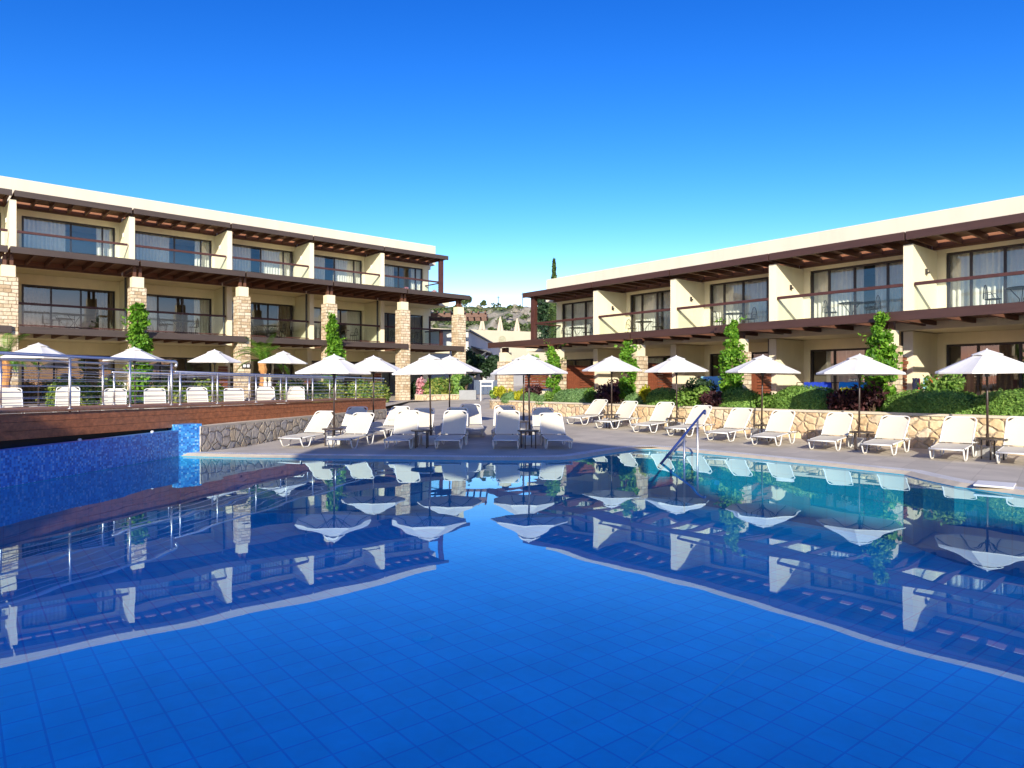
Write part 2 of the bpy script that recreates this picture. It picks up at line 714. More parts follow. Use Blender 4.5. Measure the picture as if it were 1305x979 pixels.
M['edge'] = plain('beige_pool_edge', (.58, .50, .36), .55, .15, 4, .2, bscale=40)
M['grate'] = grid_tiles('white_overflow_grate', (.86, .85, .82), (.45, .45, .44), .035, 4.0, .010, var=.03, rough=.45, bump=.8, obj=False)
M['whitelid'] = plain('white_plastic_lid', (.80, .80, .78), .4, .03)
M['poolfloor'] = grid_tiles('blue_pool_tiles', (.006, .82, .98), (.004, .52, .82), .32, .29, .010, rot=R(-129.1), var=.05, rough=.5, bump=.1)
M['poolstep'] = grid_tiles('teal_pool_tiles', (.02, .45, .58), (.015, .34, .46), .32, .29, .010, rot=R(-129.1), var=.06, rough=.5, bump=.1)
M['poolwall'] = grid_tiles('blue_pool_wall_tiles', (.010, .38, .52), (.008, .28, .42), .32, .29, .008, var=.06, rough=.5, bump=.1, obj=False)
M['drain'] = plain('pale_blue_drain_plastic', (.10, .88, .98), .5, .05)
M['mosaic'] = mosaic('blue_glass_mosaic')
M['water'] = water_mat('pool_water_surface')
M['chrome'] = plain('brushed_steel', (.74, .73, .70), .42, .05, 5, metallic=1.0)
M['wood'] = plain('weathered_red_wood', (.42, .15, .058), .55, .38, 1.6, .35, bscale=9, stretch=(.35, 5, 7))
M['woodtop'] = plain('weathered_deck_wood', (.33, .16, .08), .6, .3, 1.6, .3, bscale=9, stretch=(.35, 5, 7))
M['slatwood'] = plain('red_slat_wood', (.20, .058, .026), .55, .25, 2, .2, stretch=(2, 2, 6))
M['umbrella'] = plain('white_canvas', (.80, .775, .70), .85, .03, 5, .08, bscale=220)
M['pole'] = plain('dark_brown_pole', (.045, .028, .022), .4, .15, 5)
M['rib'] = plain('dark_grey_rib', (.05, .05, .055), .4, .1)
M['concrete'] = plain('pale_concrete_block', (.56, .55, .52), .85, .12, 7, .2)
M['sling'] = plain('cream_sling_mesh', (.64, .585, .46), .8, .035, 30, .06, bscale=400)
M['lframe'] = plain('white_lounger_frame', (.76, .745, .69), .35, .03)
M['blackbit'] = plain('black_plastic', (.015, .015, .016), .5, .1)
M['tablebr'] = plain('dark_brown_table', (.055, .038, .03), .45, .15)
M['iron'] = plain('black_wrought_iron', (.02, .02, .022), .45, .1)
M['soil'] = plain('planting_soil', (.10, .065, .04), .95, .3, 3, .4)
M['terrain'] = plain('dry_ground', (.34, .28, .19), .95, .25, .3, .3)
M['rock'] = rock_mat('rocky_hillside')
M['farwall'] = plain('sunlit_cream_wall', (.46, .41, .30), .9, .06, .5, .1)
M['greybox'] = plain('grey_planter_render', (.30, .31, .31), .9, .1, 3, .1)
M['plaquestone'] = plain('grey_green_plaque_stone', (.34, .33, .22), .9, .15, 5, .1)
M['greywall'] = plain('pale_grey_render', (.62, .60, .54), .9, .05, 1.5, .1, bscale=50)
M['roofgrey'] = plain('slate_roof', (.10, .105, .115), .7, .15, 4, .2)
M['blueppaint'] = plain('navy_paint', (.035, .065, .13), .5, .15)
M['closed'] = plain('beige_folded_canvas', (.55, .46, .34), .9, .1, 6)
M['trunk'] = plain('brown_bark', (.13, .085, .05), .95, .3, 6, .6, bscale=25)
M['orangetrunk'] = plain('orange_palm_fibre', (.50, .24, .08), .95, .3, 8, .6, bscale=30)
M['redroof'] = plain('terracotta_roof', (.40, .15, .08), .8, .2, 3)
M['blue'] = plain('royal_blue_cloth', (.012, .05, .42), .85, .1)
M['cyan'] = plain('turquoise_cloth', (.03, .42, .75), .85, .1)
M['paleblue'] = plain('pale_blue_cloth', (.30, .62, .70), .85, .1)
M['redcloth'] = plain('red_cloth', (.48, .06, .05), .85, .1)
M['orangecloth'] = plain('orange_cloth', (.75, .20, .06), .85, .1)
M['navycloth'] = plain('navy_cloth', (.012, .015, .05), .85, .1)
M['pinkfl'] = leafmat('pink_petals', (.55, .12, .16), (.80, .38, .42), (.85, .65, .62), .3)
M['leaf_hedge'] = leafmat('hedge_leaf', (.06, .13, .022), (.16, .31, .055), (.28, .45, .09))
M['leaf_mound'] = leafmat('grey_green_leaf', (.08, .16, .05), (.15, .28, .085), (.24, .38, .14))
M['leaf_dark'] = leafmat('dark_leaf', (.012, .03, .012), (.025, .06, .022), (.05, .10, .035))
M['leaf_climb'] = leafmat('climber_leaf', (.045, .13, .01), (.12, .30, .02), (.25, .46, .04), .35)
M['leaf_yellow'] = leafmat('golden_leaf', (.20, .24, .01), (.46, .46, .02), (.62, .60, .06), .35)
M['leaf_light'] = leafmat('light_green_leaf', (.07, .15, .02), (.17, .32, .05), (.32, .46, .10), .35)
M['leaf_burg'] = leafmat('burgundy_leaf', (.018, .008, .010), (.055, .018, .022), (.13, .045, .045))
M['leaf_cypress'] = leafmat('cypress_leaf', (.015, .035, .010), (.05, .09, .02), (.11, .16, .035), .15)
M['leaf_palm'] = leafmat('palm_leaf', (.035, .10, .008), (.09, .22, .015), (.2, .36, .04), .3)
M['leaf_scrub'] = leafmat('scrub_leaf', (.03, .05, .018), (.07, .11, .03), (.13, .17, .05), .15)
M['leaf_two'] = leafmat('variegated_leaf', (.03, .08, .012), (.12, .22, .03), (.42, .42, .10), .3)


# ------------------------------------------------------------------ the setting: ground, deck, pool
def sheet(name, poly, zf, m, kind='structure', label=None):
    pts = [Vector((x, y, 0)) for x, y in poly]
    tri = tessellate_polygon([pts])
    mb = MB()
    P = [(p.x, p.y, zf(p.x, p.y)) for p in pts]
    fs = []
    for t in tri:
        a, b, c = (pts[i] for i in t)
        fs.append(tuple(t) if (b - a).cross(c - a).z > 0 else tuple(reversed(t)))
    mb.add(P, fs)
    o = mb.build(name, m)
    return tag(o, label, None, None, kind)


WZ = -0.03
# water edge, from the mosaic wall corner clockwise along the far edge and down the right side
edge = [(-7.80, 16.05), (-6.3, 15.72), (-4.6, 15.50), (-3.05, 15.35), (-1.6, 15.2), (-.56, 15.08), (.48, 15.08), (1.15, 15.18),
        (1.55, 15.5), (1.95, 16.05), (2.45, 16.72), (3.0, 17.35), (3.35, 17.68), (3.62, 17.75), (3.95, 17.50), (4.6, 16.65), (5.5, 15.45),
        (6.73, 13.65), (7.33, 12.75), (7.28, 12.1), (7.32, 11.3), (7.9, 10.1), (9.4, 7.9), (11.5, 4.6), (12.6, 1.2)]
near = [(12.6, 1.2), (6, 1.0), (0, .9), (-6, .9), (-9.6, 1.0)]
leftline = [(-9.10, 3.0), (-8.32, 11.0), (-7.80, 16.05)]
pool_poly = edge + near[1:] + [(-9.10, 3.0), (-8.32, 11.0)]

# ring of ground to the horizon
mb = MB()
xs = [-900, -70, 70, 900]
ys = [-900, -50, 75, 900]
for i in range(3):
    for j in range(3):
        if i == 1 and j == 1:
            continue
        mb.add([(xs[i], ys[j], -.05), (xs[i + 1], ys[j], -.05), (xs[i + 1], ys[j + 1], -.05), (xs[i], ys[j + 1], -.05)], [(0, 1, 2, 3)])
tag(mb.build('ground', M['terrain']), kind='structure')

# paved deck: near part goes round the pool, far part ramps gently up
def offset_line(line, d):
    """offset of an open polyline to its left by d (world plan)"""
    out = []
    for i, p in enumerate(line):
        a = Vector(line[max(0, i - 1)])
        b = Vector(line[min(len(line) - 1, i + 1)])
        t = (b - a).normalized()
        n = Vector((-t.y, t.x))
        out.append((p[0] + n.x * d, p[1] + n.y * d))
    return out


deck_near = [(70, -50), (70, 18), (-6.95, 18), (-7.45, 16.6)] + offset_line(edge, .43)[1:] + near[1:] + [(-9.6, -50)]
sheet('pool_deck', deck_near, lambda x, y: deck_h(y), M['deck'])
sheet('deck_ramp', [(-6.95, 18), (70, 18), (70, 75), (-12, 75), (-12, 30), (-4.6, 28)], lambda x, y: deck_h(y), M['deck'])
TZ = .66
sheet('terrace', [(-9.6, -50), (-9.6, 1), (-9.6, 8), (-9.9, 16.3), (-7.0, 28), (-5.6, 29), (-5.6, 37), (-2.4, 41), (-2.0, 75), (-70, 75), (-70, -50)],
      lambda x, y: TZ + max(0, y - 28) * .008, M['terrace'])

# pool basin
FZ = -1.28
sheet('pool_floor', [(-9.6, .9), (12.8, .9), (12.8, 18), (-9.6, 18)], lambda x, y: FZ, M['poolfloor'])
mb = MB()
loop = edge + near[1:] + [(-9.10, 3.0), (-8.32, 11.0)]
for i in range(len(loop)):
    a, b = loop[i], loop[(i + 1) % len(loop)]
    mb.add([(a[0], a[1], FZ - .05), (b[0], b[1], FZ - .05), (b[0], b[1], -.022), (a[0], a[1], -.022)], [(0, 1, 2, 3)])
tag(mb.build('pool_basin_wall', M['poolwall']), kind='structure')


def strip(name, line, d0, d1, z0, z1, m, parent=None, uvlen=True):
    A = offset_line(line, d0)
    B = offset_line(line, d1)
    n = len(line)
    P = [(x, y, z0) for x, y in A] + [(x, y, z1) for x, y in B]
    fs = [(i, i + 1, n + i + 1, n + i) for i in range(n - 1)]
    mb = MB()
    mb.add(P, fs)
    o = mb.build(name, m, parent, recalc=False)
    # run the texture along the strip
    ul = o.data.uv_layers[0]
    cum = [0]
    for i in range(1, n):
        cum.append(cum[-1] + (Vector(line[i]) - Vector(line[i - 1])).length)
    for p in o.data.polygons:
        for li in p.loop_indices:
            vi = o.data.loops[li].vertex_index
            ul.data[li].uv = (cum[vi % n], 0.5 if vi < n else 0.5 + abs(d1 - d0))
    return o


# wet beige edge and the pale overflow line
tag(strip('pool_edge_tiles', edge, .0, .16, -.026, .036, M['edge']), kind='structure')
tag(strip('overflow_grate', edge, .16, .44, .0362, .042, M['grate']), kind='structure')

ws = sheet('water', pool_poly, lambda x, y: WZ, M['water'])

# pale expansion joint on the pool floor
mb = MB()
a, b = px(800, 979, 1), px(962, 832, 1)
pa = Vector((0, 0, CAMZ)) + (a - Vector((0, 0, CAMZ))) * ((CAMZ - FZ - .004) / -(a.z - CAMZ))
pb = Vector((0, 0, CAMZ)) + (b - Vector((0, 0, CAMZ))) * ((CAMZ - FZ - .004) / -(b.z - CAMZ))
n = (pb - pa).cross(Vector((0, 0, 1))).normalized() * .012
pa = pa - (pb - pa) * .35
mb.add([pa - n, pa + n, pb + n, pb - n], [(0, 1, 2, 3)])
tag(mb.build('pool_floor_joint', M['drain']), kind='structure')


def floor_hit(xp, yp, z=FZ):
    return Vector(((xp - 652.5) / (yp - 490) * (CAMZ - z), F / (yp - 490) * (CAMZ - z), z))


for xp, yp, lab in ((538, 813, 'round pale drain cover on the pool floor, left one of two'), (975, 814, 'round pale drain cover on the pool floor, at the end of the pale joint line')):
    p = floor_hit(xp, yp)
    e = empty('pool_drain', p, 0, lab, 'drain cover', 'drain covers on the pool floor')
    MB().lathe([(.12, .002), (.12, .02), (.10, .03)], 24).build('rim', M['drain'], e)
    g = MB()
    for k in range(5):
        g.box(-.07 + k * .03, -.055 + k * .03, -.06, .06, .031, .036)
    g.build('grille', M['drain'], e)

# white lids in the pool edge at the right corner
for i, (xp, yp, w, l, rz, lab) in enumerate(((1268, 618.5, .52, .62, 39, 'white square skimmer lid set in the deck corner beside the pool'),)):
    Y = F * (CAMZ - .04) / (yp - 490)
    p = px(xp, yp, Y)
    mb = MB()
    mb.obox((0, 0, .012), (w, l, .03))
    o = mb.build('skimmer_lid', M['whitelid'], bevel=.008)
    o.location = (p.x, p.y, .034)
    o.rotation_euler = (0, 0, R(-40))
    tag(o, lab, 'lid')


# ------------------------------------------------------------------ buildings
def curtain_mb(off, x0, x1, y, z0, z1, amp=.05, pitch=.16):
    mb = MB(off)
    n = max(4, int((x1 - x0) / (pitch / 4)))
    P = []
    for i in range(n + 1):
        x = x0 + (x1 - x0) * i / n
        yy = y + amp * math.sin(2 * math.pi * x / pitch + 1.3 * math.sin(x * 2.1))
        P += [(x, yy, z0), (x, yy + .01 * math.sin(x * 9), z1)]
    mb.add(P, [(2 * i, 2 * i + 2, 2 * i + 3, 2 * i + 1) for i in range(n)])
    return mb


def window(root, off, x0, x1, z0, z1, y, divs, curtains, dark=False):
    """frame with mullions at fractions divs; glass; curtains as fraction ranges"""
    fr = MB(off)
    t = .07
    fr.box(x0, x1, y - .05, y + .06, z1 - t, z1)
    fr.box(x0, x1, y - .05, y + .06, z0, z0 + t)
    fr.box(x0, x0 + t, y - .05, y + .06, z0 + t, z1 - t)
    fr.box(x1 - t, x1, y - .05, y + .06, z0 + t, z1 - t)
    for d in divs:
        xm = x0 + (x1 - x0) * d
        fr.box(xm - .035, xm + .035, y - .04, y + .05, z0 + t, z1 - t)
    w = fr.build('window', M['frame'], root)
    g = MB((0, 0, 0))
    g = MB(off)
    g.add([(x0 + t, y, z0 + t), (x1 - t, y, z0 + t), (x1 - t, y, z1 - t), (x0 + t, y, z1 - t)], [(0, 1, 2, 3)])
    g.build('pane', M['pane'], w)
    for a, b in curtains:
        cm = curtain_mb(off, x0 + (x1 - x0) * a, x0 + (x1 - x0) * b, y + .22, z0 + .02, z1 - .02)
        cm.build('curtain', M['darkcurtain' if dark else 'curtain'], w, smooth=True)
    return w


def railing(root, off, x0, x1, y, z, m, ret=None, toe=True):
    mb = MB(off)
    mb.box(x0, x1, y - .045, y + .045, z + .975, z + 1.075)
    if toe:
        mb.box(x0, x1, y - .03, y + .03, z + .06, z + .11)
    if ret:
        mb.box(ret[0] - .035, ret[0] + .035, y + .035, ret[1], z + .98, z + 1.05)
    o = mb.build('balcony_railing', M['rail'], root, bevel=.006)
    g = MB(off)
    g.box(x0 + .06, x1 - .06, y - .006, y + .006, z + .115, z + .975)
    if ret:
        g.box(ret[0] - .006, ret[0] + .006, y + .05, ret[1], z + .115, z + .975)
    g.build('glass_panel', M['balglass'], o)
    return o


def canopy(root, off, x0, x1, yf, yb, zt, mf, nraft, name, slot=.20, solid_to=None, ledger=True, front_open=0.0, rdepth=.19):
    """timber canopy: fascia on the front, rafters running back, boards on top with a slot by the wall"""
    mb = MB(off)
    for i in range(nraft):
        x = x0 + .12 + (x1 - x0 - .24) * i / (nraft - 1)
        mb.box(x - .045, x + .045, yf + .10, yb, zt - .045 - rdepth, zt - .045)
    c = mb.build(name, M['rafter'], root)
    f = MB(off)
    f.box(x0, x1, yf, yf + .09, zt - .255, zt)
    f.build('fascia', mf, c, bevel=.008)
    b = MB(off)
    b.box(x0, x1, yf + .09 + front_open, yb - slot, zt - .042, zt - .006)
    if ledger:
        b.box(x0, x1, yb - .05, yb - .004, zt - .33, zt - .24)
    b.build('roof_boards', M['board'], c)
    if ledger:
        l = MB(off)
        l.box(x0, x1, yb - .03, yb - .004, zt - .238, zt + .0)
        l.build('ledger_board', M['orange_board'], c)
    return c


def pillar(root, off, xc, yf, w, z0, zs, zc, ztop, cw):
    mb = MB(off)
    mb.box(xc - w / 2, xc + w / 2, yf, yf + w, z0, zs)
    p = mb.build('pillar', M['pillar'], root, bevel=.02)
    c = MB(off)
    k = (w - cw) / 2
    c.box(xc - cw / 2, xc + cw / 2, yf + k, yf + k + cw, zs + .001, zc)
    c.build('cap', M['cap'], p, bevel=.01)
    for s in (-1, 1):
        q = MB(off)
        q.box(xc + s * .11 - .06, xc + s * .11 + .06, yf + w / 2 - .08, yf + w / 2 + .08, zc + .001, ztop)
        q.build('post', M['rafter'], p)
    return p


def world_root(name, ang, x0, y0, z0, label, cat):
    ex = Vector((math.cos(ang), math.sin(ang), 0))
    ey = Vector((-math.sin(ang), math.cos(ang), 0))
    p = ex * x0 + ey * y0
    r = empty(name, (p.x, p.y, z0), ang, label, cat)
    return r, (x0, y0, z0), ex, ey


# ---- left building (three storeys)
LA = math.atan2(.6610, .7504)
Lroot, Lo, Lex, Ley = world_root('hotel_building', LA, 10.0, 38.3, .0, 'cream three storey hotel wing on the left with stone pillars and dark timber canopies', 'hotel building')


def Lw(x, y, z=0):
    p = Lex * x + Ley * y
    return Vector((p.x, p.y, z))


Lpart = [-5.65, -1.10, 3.43, 8.02, 12.56, 17.08, 21.63]      # right edges of the partitions
Lend = 26.2
YW = 38.3
YB = 36.3
floorsL = [(.72, 3.06, 3.66), (4.15, 6.26, 6.74), (7.25, 9.40, 9.72)]
wall = MB(Lo)
for fi, (z0, zt, zc) in enumerate(floorsL):
    wall.box(-5.9, Lend + .2, YW, YW + .22, zt, zc)                         # lintel band
    for i, p in enumerate(Lpart):
        nx = Lpart[i + 1] - .25 if i + 1 < len(Lpart) else Lend
        wall.box(p - .25, p + .38, YW, YW + .22, z0, zt)
        if nx - .12 > p + 4.15:
            wall.box(p + 4.16, nx, YW, YW + .22, z0, zt)
# end wall, back and party walls
wall.box(Lend, Lend + .2, YW + .22, 48, .0, 9.72)
wall.box(-5.9, -5.7, YW + .22, 48, .0, 9.72)
wall.build('wall', M['render'], Lroot)
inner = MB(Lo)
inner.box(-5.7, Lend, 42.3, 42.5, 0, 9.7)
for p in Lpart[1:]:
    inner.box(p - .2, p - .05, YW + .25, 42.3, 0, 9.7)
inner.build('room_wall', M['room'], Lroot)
sl = MB(Lo)
sl.box(-5.9, Lend + .2, 33.25, 48, .50, .70)
sl.box(-5.9, Lend + .24, YB - .1, YW - .002, 3.67, 4.14)
sl.box(-5.7, Lend - .002, YW + .002, 48, 3.80, 4.13)
sl.box(-5.9, Lend + .24, YB - .1, YW - .002, 6.75, 7.24)
sl.box(-5.7, Lend - .002, YW + .002, 48, 6.85, 7.23)
sl.build('floor_slab', M['slab'], Lroot)
ro = MB(Lo)
ro.box(-6.0, 26.79, YW - .02, 48.3, 9.73, 11.05)
ro.build('roof_parapet', M['parapet'], Lroot, bevel=.015)
for fi, (z0, zt, zc) in enumerate(floorsL):
    for i, p in enumerate(Lpart):
        q = MB(Lo)
        y0 = YB if fi else YB + .3
        q.box(p - .25, p, y0, YW - .003, z0 - (0 if fi else .02), zc - (.02 if fi < 2 else .09))
        q.build('partition_wall', M['render'], Lroot)
        x0, x1 = p + .40, p + 4.15
        rnd = random.Random(fi * 31 + i)
        if fi == 2:
            window(Lroot, Lo, x0, x1, z0, zt, YW + .12, (.51, .86), rnd.choice(([(0, .38), (.52, 1)], [(0, .2), (.45, .9)], [(0, .5), (.62, 1)], [(.0, .46), (.8, 1)])))
        elif fi == 1:
            window(Lroot, Lo, x0, x1, z0, zt, YW + .12, (.30, .62), [(0, .3), (.72 + .12 * rnd.random(), 1.0)], dark=(i % 2 == 0))
        else:
            window(Lroot, Lo, x0, x1, z0, zt, YW + .12, (.33, .66), [(0, .2)], dark=True)
        if fi:
            last = i == len(Lpart) - 1
            xe = Lend - .06 if last else Lpart[i + 1] - .30
            if last:
                railing(Lroot, Lo, p + .03, 26.0, YB + .06, z0, None, ret=(25.96, YW - .01))
            else:
                railing(Lroot, Lo, p + .03, xe, YB + .06, z0, None)
        if fi == 1:
            d = MB(Lo)
            d.tube([(p - .34, YB + .25, z0 - .4), (p - .34, YB + .25, zc)], .05, 8)
            d.build('drainpipe', M['pipe'], Lroot)
        if fi == 2:
            d = MB(Lo)
            d.box(p - .29, p - .255, YW - .95, YW - .82, z0 + 1.55, z0 + 1.75)
            d.build('wall_light', M['white'], Lroot)
# corner posts
for x0, x1, z0, z1 in ((25.72, 26.0, 7.25, 9.74),):
    q = MB(Lo)
    q.box(x0, x1, YB - .05, YB + .16, z0, z1)
    q.build('corner_post', M['rail'], Lroot, bevel=.01)
q = MB(Lo)
q.box(25.78, 25.98, YB - .02, YB + .14, 4.15, 5.2)
q.build('corner_post', M['rail'], Lroot, bevel=.01)
# upper canopies
for i, p in enumerate(Lpart):
    nx = Lpart[i + 1] - .13 - .04 if i + 1 < len(Lpart) else 26.25
    canopy(Lroot, Lo, p - .09, nx, 36.05, YW - .03, 9.99, M['fasciaL'], 7, 'canopy')
# pillars and the pergolas that sit on them
Lpil = [-5.9, -1.35, 2.88, 7.46, 12.02, 16.56, 21.09, 25.07]
for i, x in enumerate(Lpil):
    pillar(Lroot, Lo, x, 33.07, .62, .45, 5.88, 6.34, 6.80, .46)
for i in range(len(Lpil) - 1):
    a, b = Lpil[i] + .04, Lpil[i + 1] - .04
    if i == len(Lpil) - 2:
        b = 25.55
    canopy(Lroot, Lo, a, b, 32.85, YB - .11, 7.05, M['fasciaL'], 7, 'pergola', slot=.0, ledger=True)
    f = MB(Lo)
    xa, xb = Lpil[i] + .34, Lpil[i + 1] + .05
    for k in range(7):
        x = xa + .2 + (xb - xa - .4) * k / 6
        f.box(x - .045, x + .045, 33.4, YB - .11, 3.68, 3.87)
    c = f.build('lower_pergola', M['rafter'], Lroot)
    f = MB(Lo)
    f.box(Lpil[i] + .325, Lpil[i + 1] + .09, 33.00 - .06, 33.04, 3.67, 3.95)
    f.build('fascia', M['fasciaL'], c, bevel=.008)
    f = MB(Lo)
    f.box(Lpil[i] + .325, Lpil[i + 1] - .33, 33.05, YB - .12, 3.905, 3.945)
    f.build('roof_boards', M['orange_board'], c)
# number plaques on two pillars
for x in (Lpil[2], Lpil[4], Lpil[6]):
    q = MB(Lo)
    q.box(x - .12, x + .27, 33.03, 33.065, 2.42, 2.66)
    s = q.build('number_plaque', M['plaque'], Lroot, bevel=.004)
    q = MB(Lo)
    q.box(x - .08, x + .05, 33.02, 33.029, 2.47, 2.61)
    q.box(x + .10, x + .23, 33.02, 33.029, 2.47, 2.61)
    q.build('number_square', M['white'], s)
# red timber doors of the ground floor
for x in (12.35, 16.9, 21.45):
    q = MB(Lo)
    for k in range(14):
        q.box(x - .45, x + .02, YB + .1, YB + .13, .72 + k * .135, .72 + k * .135 + .115)
    q.build('slat_screen', M['slatwood'], Lroot)

# ---- right building (two storeys)
RA = math.atan2(-.776, .631)
Rroot, Ro, Rex, Rey = world_root('hotel_building', RA, -14.0, 25.6, .0, 'cream two storey hotel wing on the right with red brown canopies above hedges', 'hotel building')


def Rw(x, y, z=0):
    p = Rex * x + Rey * y
    return Vector((p.x, p.y, z))


Rpart = [-22.77, -18.24, -13.71, -9.05, -4.45, .1]           # left edges of the partitions
Rend = -27.5
RYW, RYB = 25.5, 23.5
floorsR = [(.80, 2.98, 3.36), (3.82, 6.02, 6.21)]
XR = 4.6
wall = MB(Ro)
for fi, (z0, zt, zc) in enumerate(floorsR):
    wall.box(Rend, XR, RYW, RYW + .2, zt, zc)
    wall.box(Rend, Rend + .42, RYW, RYW + .2, z0, zt)
    for p in Rpart:
        wall.box(p, p + .55, RYW, RYW + .2, z0, zt)
wall.box(Rend, Rend + .2, RYW + .2, 35, 0, 6.2)
wall.box(XR - .2, XR, RYW + .2, 35, 0, 6.2)
wall.build('wall', M['render'], Rroot)
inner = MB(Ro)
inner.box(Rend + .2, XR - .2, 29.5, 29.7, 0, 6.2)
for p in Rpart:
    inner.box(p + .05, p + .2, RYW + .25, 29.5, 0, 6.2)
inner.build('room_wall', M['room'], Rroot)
sl = MB(Ro)
sl.box(Rend, XR, RYB - .15, RYW - .002, 3.37, 3.81)
sl.box(Rend + .2, XR - .2, RYW + .002, 35, 3.42, 3.80)
sl.build('floor_slab', M['slab'], Rroot)
ro = MB(Ro)
ro.box(-28.3, XR, RYW - .02, 35.3, 6.22, 7.48)
ro.build('roof_parapet', M['parapet'], Rroot, bevel=.015)
for fi, (z0, zt, zc) in enumerate(floorsR):
    starts = [Rend - .02] + Rpart
    for i, p in enumerate(starts):
        nx = starts[i + 1] if i + 1 < len(starts) else XR
        if i:
            q = MB(Ro)
            q.box(p, p + .29, RYB, RYW - .003, z0, zc - (.02 if fi == 0 else .1))
            q.build('partition_wall', M['render'], Rroot)
        x0, x1 = p + .56, nx - .004
        if i == 0:
            x0 = p + .45
        rnd = random.Random(fi * 57 + i)
        if fi == 1:
            window(Rroot, Ro, x0, x1, z0, zt, RYW + .1, (.17, .40, .68), rnd.choice(([(0.0, .86)], [(0, .96)], [(0, .46), (.55, 1)], [(0, .78)], [(.0, .40), (.44, .97)])))
        else:
            window(Rroot, Ro, x0, x1, z0, zt, RYW + .1, (.22, .5, .75), [(.12, .40 + .25 * rnd.random())], dark=(i % 2 == 0))
        if fi == 1:
            if i == 0:
                railing(Rroot, Ro, -27.2, nx - .03, RYB + .06, z0, None, ret=(-27.16, RYW - .01))
            else:
                railing(Rroot, Ro, p + .32, nx - .03, RYB + .06, z0, None)
            canopy(Rroot, Ro, p + (.17 if i else -.15), nx + .13, 23.22, RYW - .03, 6.48, M['fasciaR'], 7, 'canopy')
            if i:
                d = MB(Ro)
                d.box(p + .30, p + .34, RYB + .95, RYB + 1.05, z0 + 1.42, z0 + 1.60)
                d.box(p + .34, p + .41, RYB + .97, RYB + 1.03, z0 + 1.44, z0 + 1.50)
                d.build('wall_light', M['pipe'], Rroot)
        if fi == 0 and i:
            d = MB(Ro)
            d.tube([(p - .1, RYB + .2, z0), (p - .1, RYB + .2, zc)], .05, 8)
            d.build('drainpipe', M['pipe'], Rroot)
            # slatted privacy screens between the terraces: slats, upright boards, slats
            q = MB(Ro)
            for k in range(15):
                z = .82 + k * .115
                q.box(p + .1, p + .13, 20.65, 21.55, z, z + .095)
                q.box(p + .1, p + .13, 22.5, 23.45, z, z + .095)
            for k in range(7):
                q.box(p + .09, p + .12, 21.57 + k * .132, 21.57 + k * .132 + .12, .82, 2.53)
            q.box(p + .135, p + .17, 20.65, 23.45, .9, 1.0)
            q.box(p + .135, p + .17, 20.65, 23.45, 2.3, 2.4)
            q.build('slat_screen', M['slatwood'], Rroot)
q = MB(Ro)
q.box(-27.28, -27.0, RYB - .05, RYB + .18, 3.82, 6.22)
q.build('corner_post', M['rail'], Rroot, bevel=.01)
Rpil = [-25.5, -21.85, -17.34, -12.93, -8.23, -3.75, .75]
for i, x in enumerate(Rpil):
    pillar(Rroot, Ro, x, 20.05, .56, .55, 2.74, 3.17, 3.40, .42)
for i in range(len(Rpil)):
    a = Rpil[i] + .03 if i else -26.3
    b = Rpil[i + 1] - .03 if i + 1 < len(Rpil) else 4.6
    if i == 0:
        b = Rpil[1] - .03
    canopy(Rroot, Ro, a, b, 19.88, RYB - .16, 3.65, M['fasciaR'], 5, 'pergola', slot=.0, ledger=False, front_open=1.95, rdepth=.13)
# low terrace wall of the end bay
q = MB(Ro)
q.box(-25.2, -22.2, 21.2, 21.4, .8, 1.35)
q.build('terrace_wall', M['cap'], Rroot)
q = MB(Ro)
for k in range(6):
    q.box(-25.2, -22.2, 21.28, 21.31, 1.45 + k * .12, 1.45 + k * .12 + .10)
q.build('slat_screen', M['slatwood'], Rroot)

# ------------------------------------------------------------------ right planter: wall, coping, soil, terrace behind
def wall_line(poly, th, z0f, z1, name, m, label, cat, coping=None, cz=.06, over=.03):
    A = [Vector(p) for p in poly]
    B = [Vector(p) for p in offset_line(poly, th)]
    n = len(A)
    root = empty(name, (A[0].x, A[0].y, 0), 0, label, cat)
    off = (A[0].x, A[0].y, 0)
    mb = MB(off)
    P = []
    for a, b in zip(A, B):
        P += [(a.x, a.y, z0f(a.y)), (a.x, a.y, z1), (b.x, b.y, z1), (b.x, b.y, z0f(b.y))]
    fs = []
    for i in range(n - 1):
        for k in range(4):
            k2 = (k + 1) % 4
            fs.append((4 * i + k, 4 * i + 4 + k, 4 * i + 4 + k2, 4 * i + k2))
    fs += [(0, 1, 2, 3), tuple(4 * (n - 1) + k for k in (3, 2, 1, 0))]
    mb.add(P, fs)
    o = mb.build('stonework', m, root, recalc=True)
    cum = [0]
    for i in range(1, n):
        cum.append(cum[-1] + (A[i] - A[i - 1]).length)
    ul = o.data.uv_layers[0]
    for p in o.data.polygons:
        for li in p.loop_indices:
            vi = o.data.loops[li].vertex_index
            k = vi % 4
            ul.data[li].uv = (cum[vi // 4], o.data.vertices[vi].co.z + (th if k in (2, 3) else 0) + (.5 if k > 1 else 0))
    if coping:
        A2 = [Vector(p) for p in offset_line(poly, -over)]
        B2 = [Vector(p) for p in offset_line(poly, th + over)]
        mb = MB(off)
        P = []
        for a, b in zip(A2, B2):
            P += [(a.x, a.y, z1 + .001), (a.x, a.y, z1 + cz), (b.x, b.y, z1 + cz), (b.x, b.y, z1 + .001)]
        mb.add(P, fs)
        mb.build('coping', coping, root, recalc=True)
    return root


wl = [Rw(x, y) for x, y in ((4.5, 19.0), (0, 19.0), (-4, 19.0), (-8, 19.0), (-12, 19.0), (-16, 19.02), (-19, 19.1), (-22, 19.3), (-24.5, 19.5), (-25.6, 19.62), (-26.1, 19.85), (-26.35, 20.3), (-26.4, 21.5))]
wl = [(p.x, p.y) for p in wl][::-1]
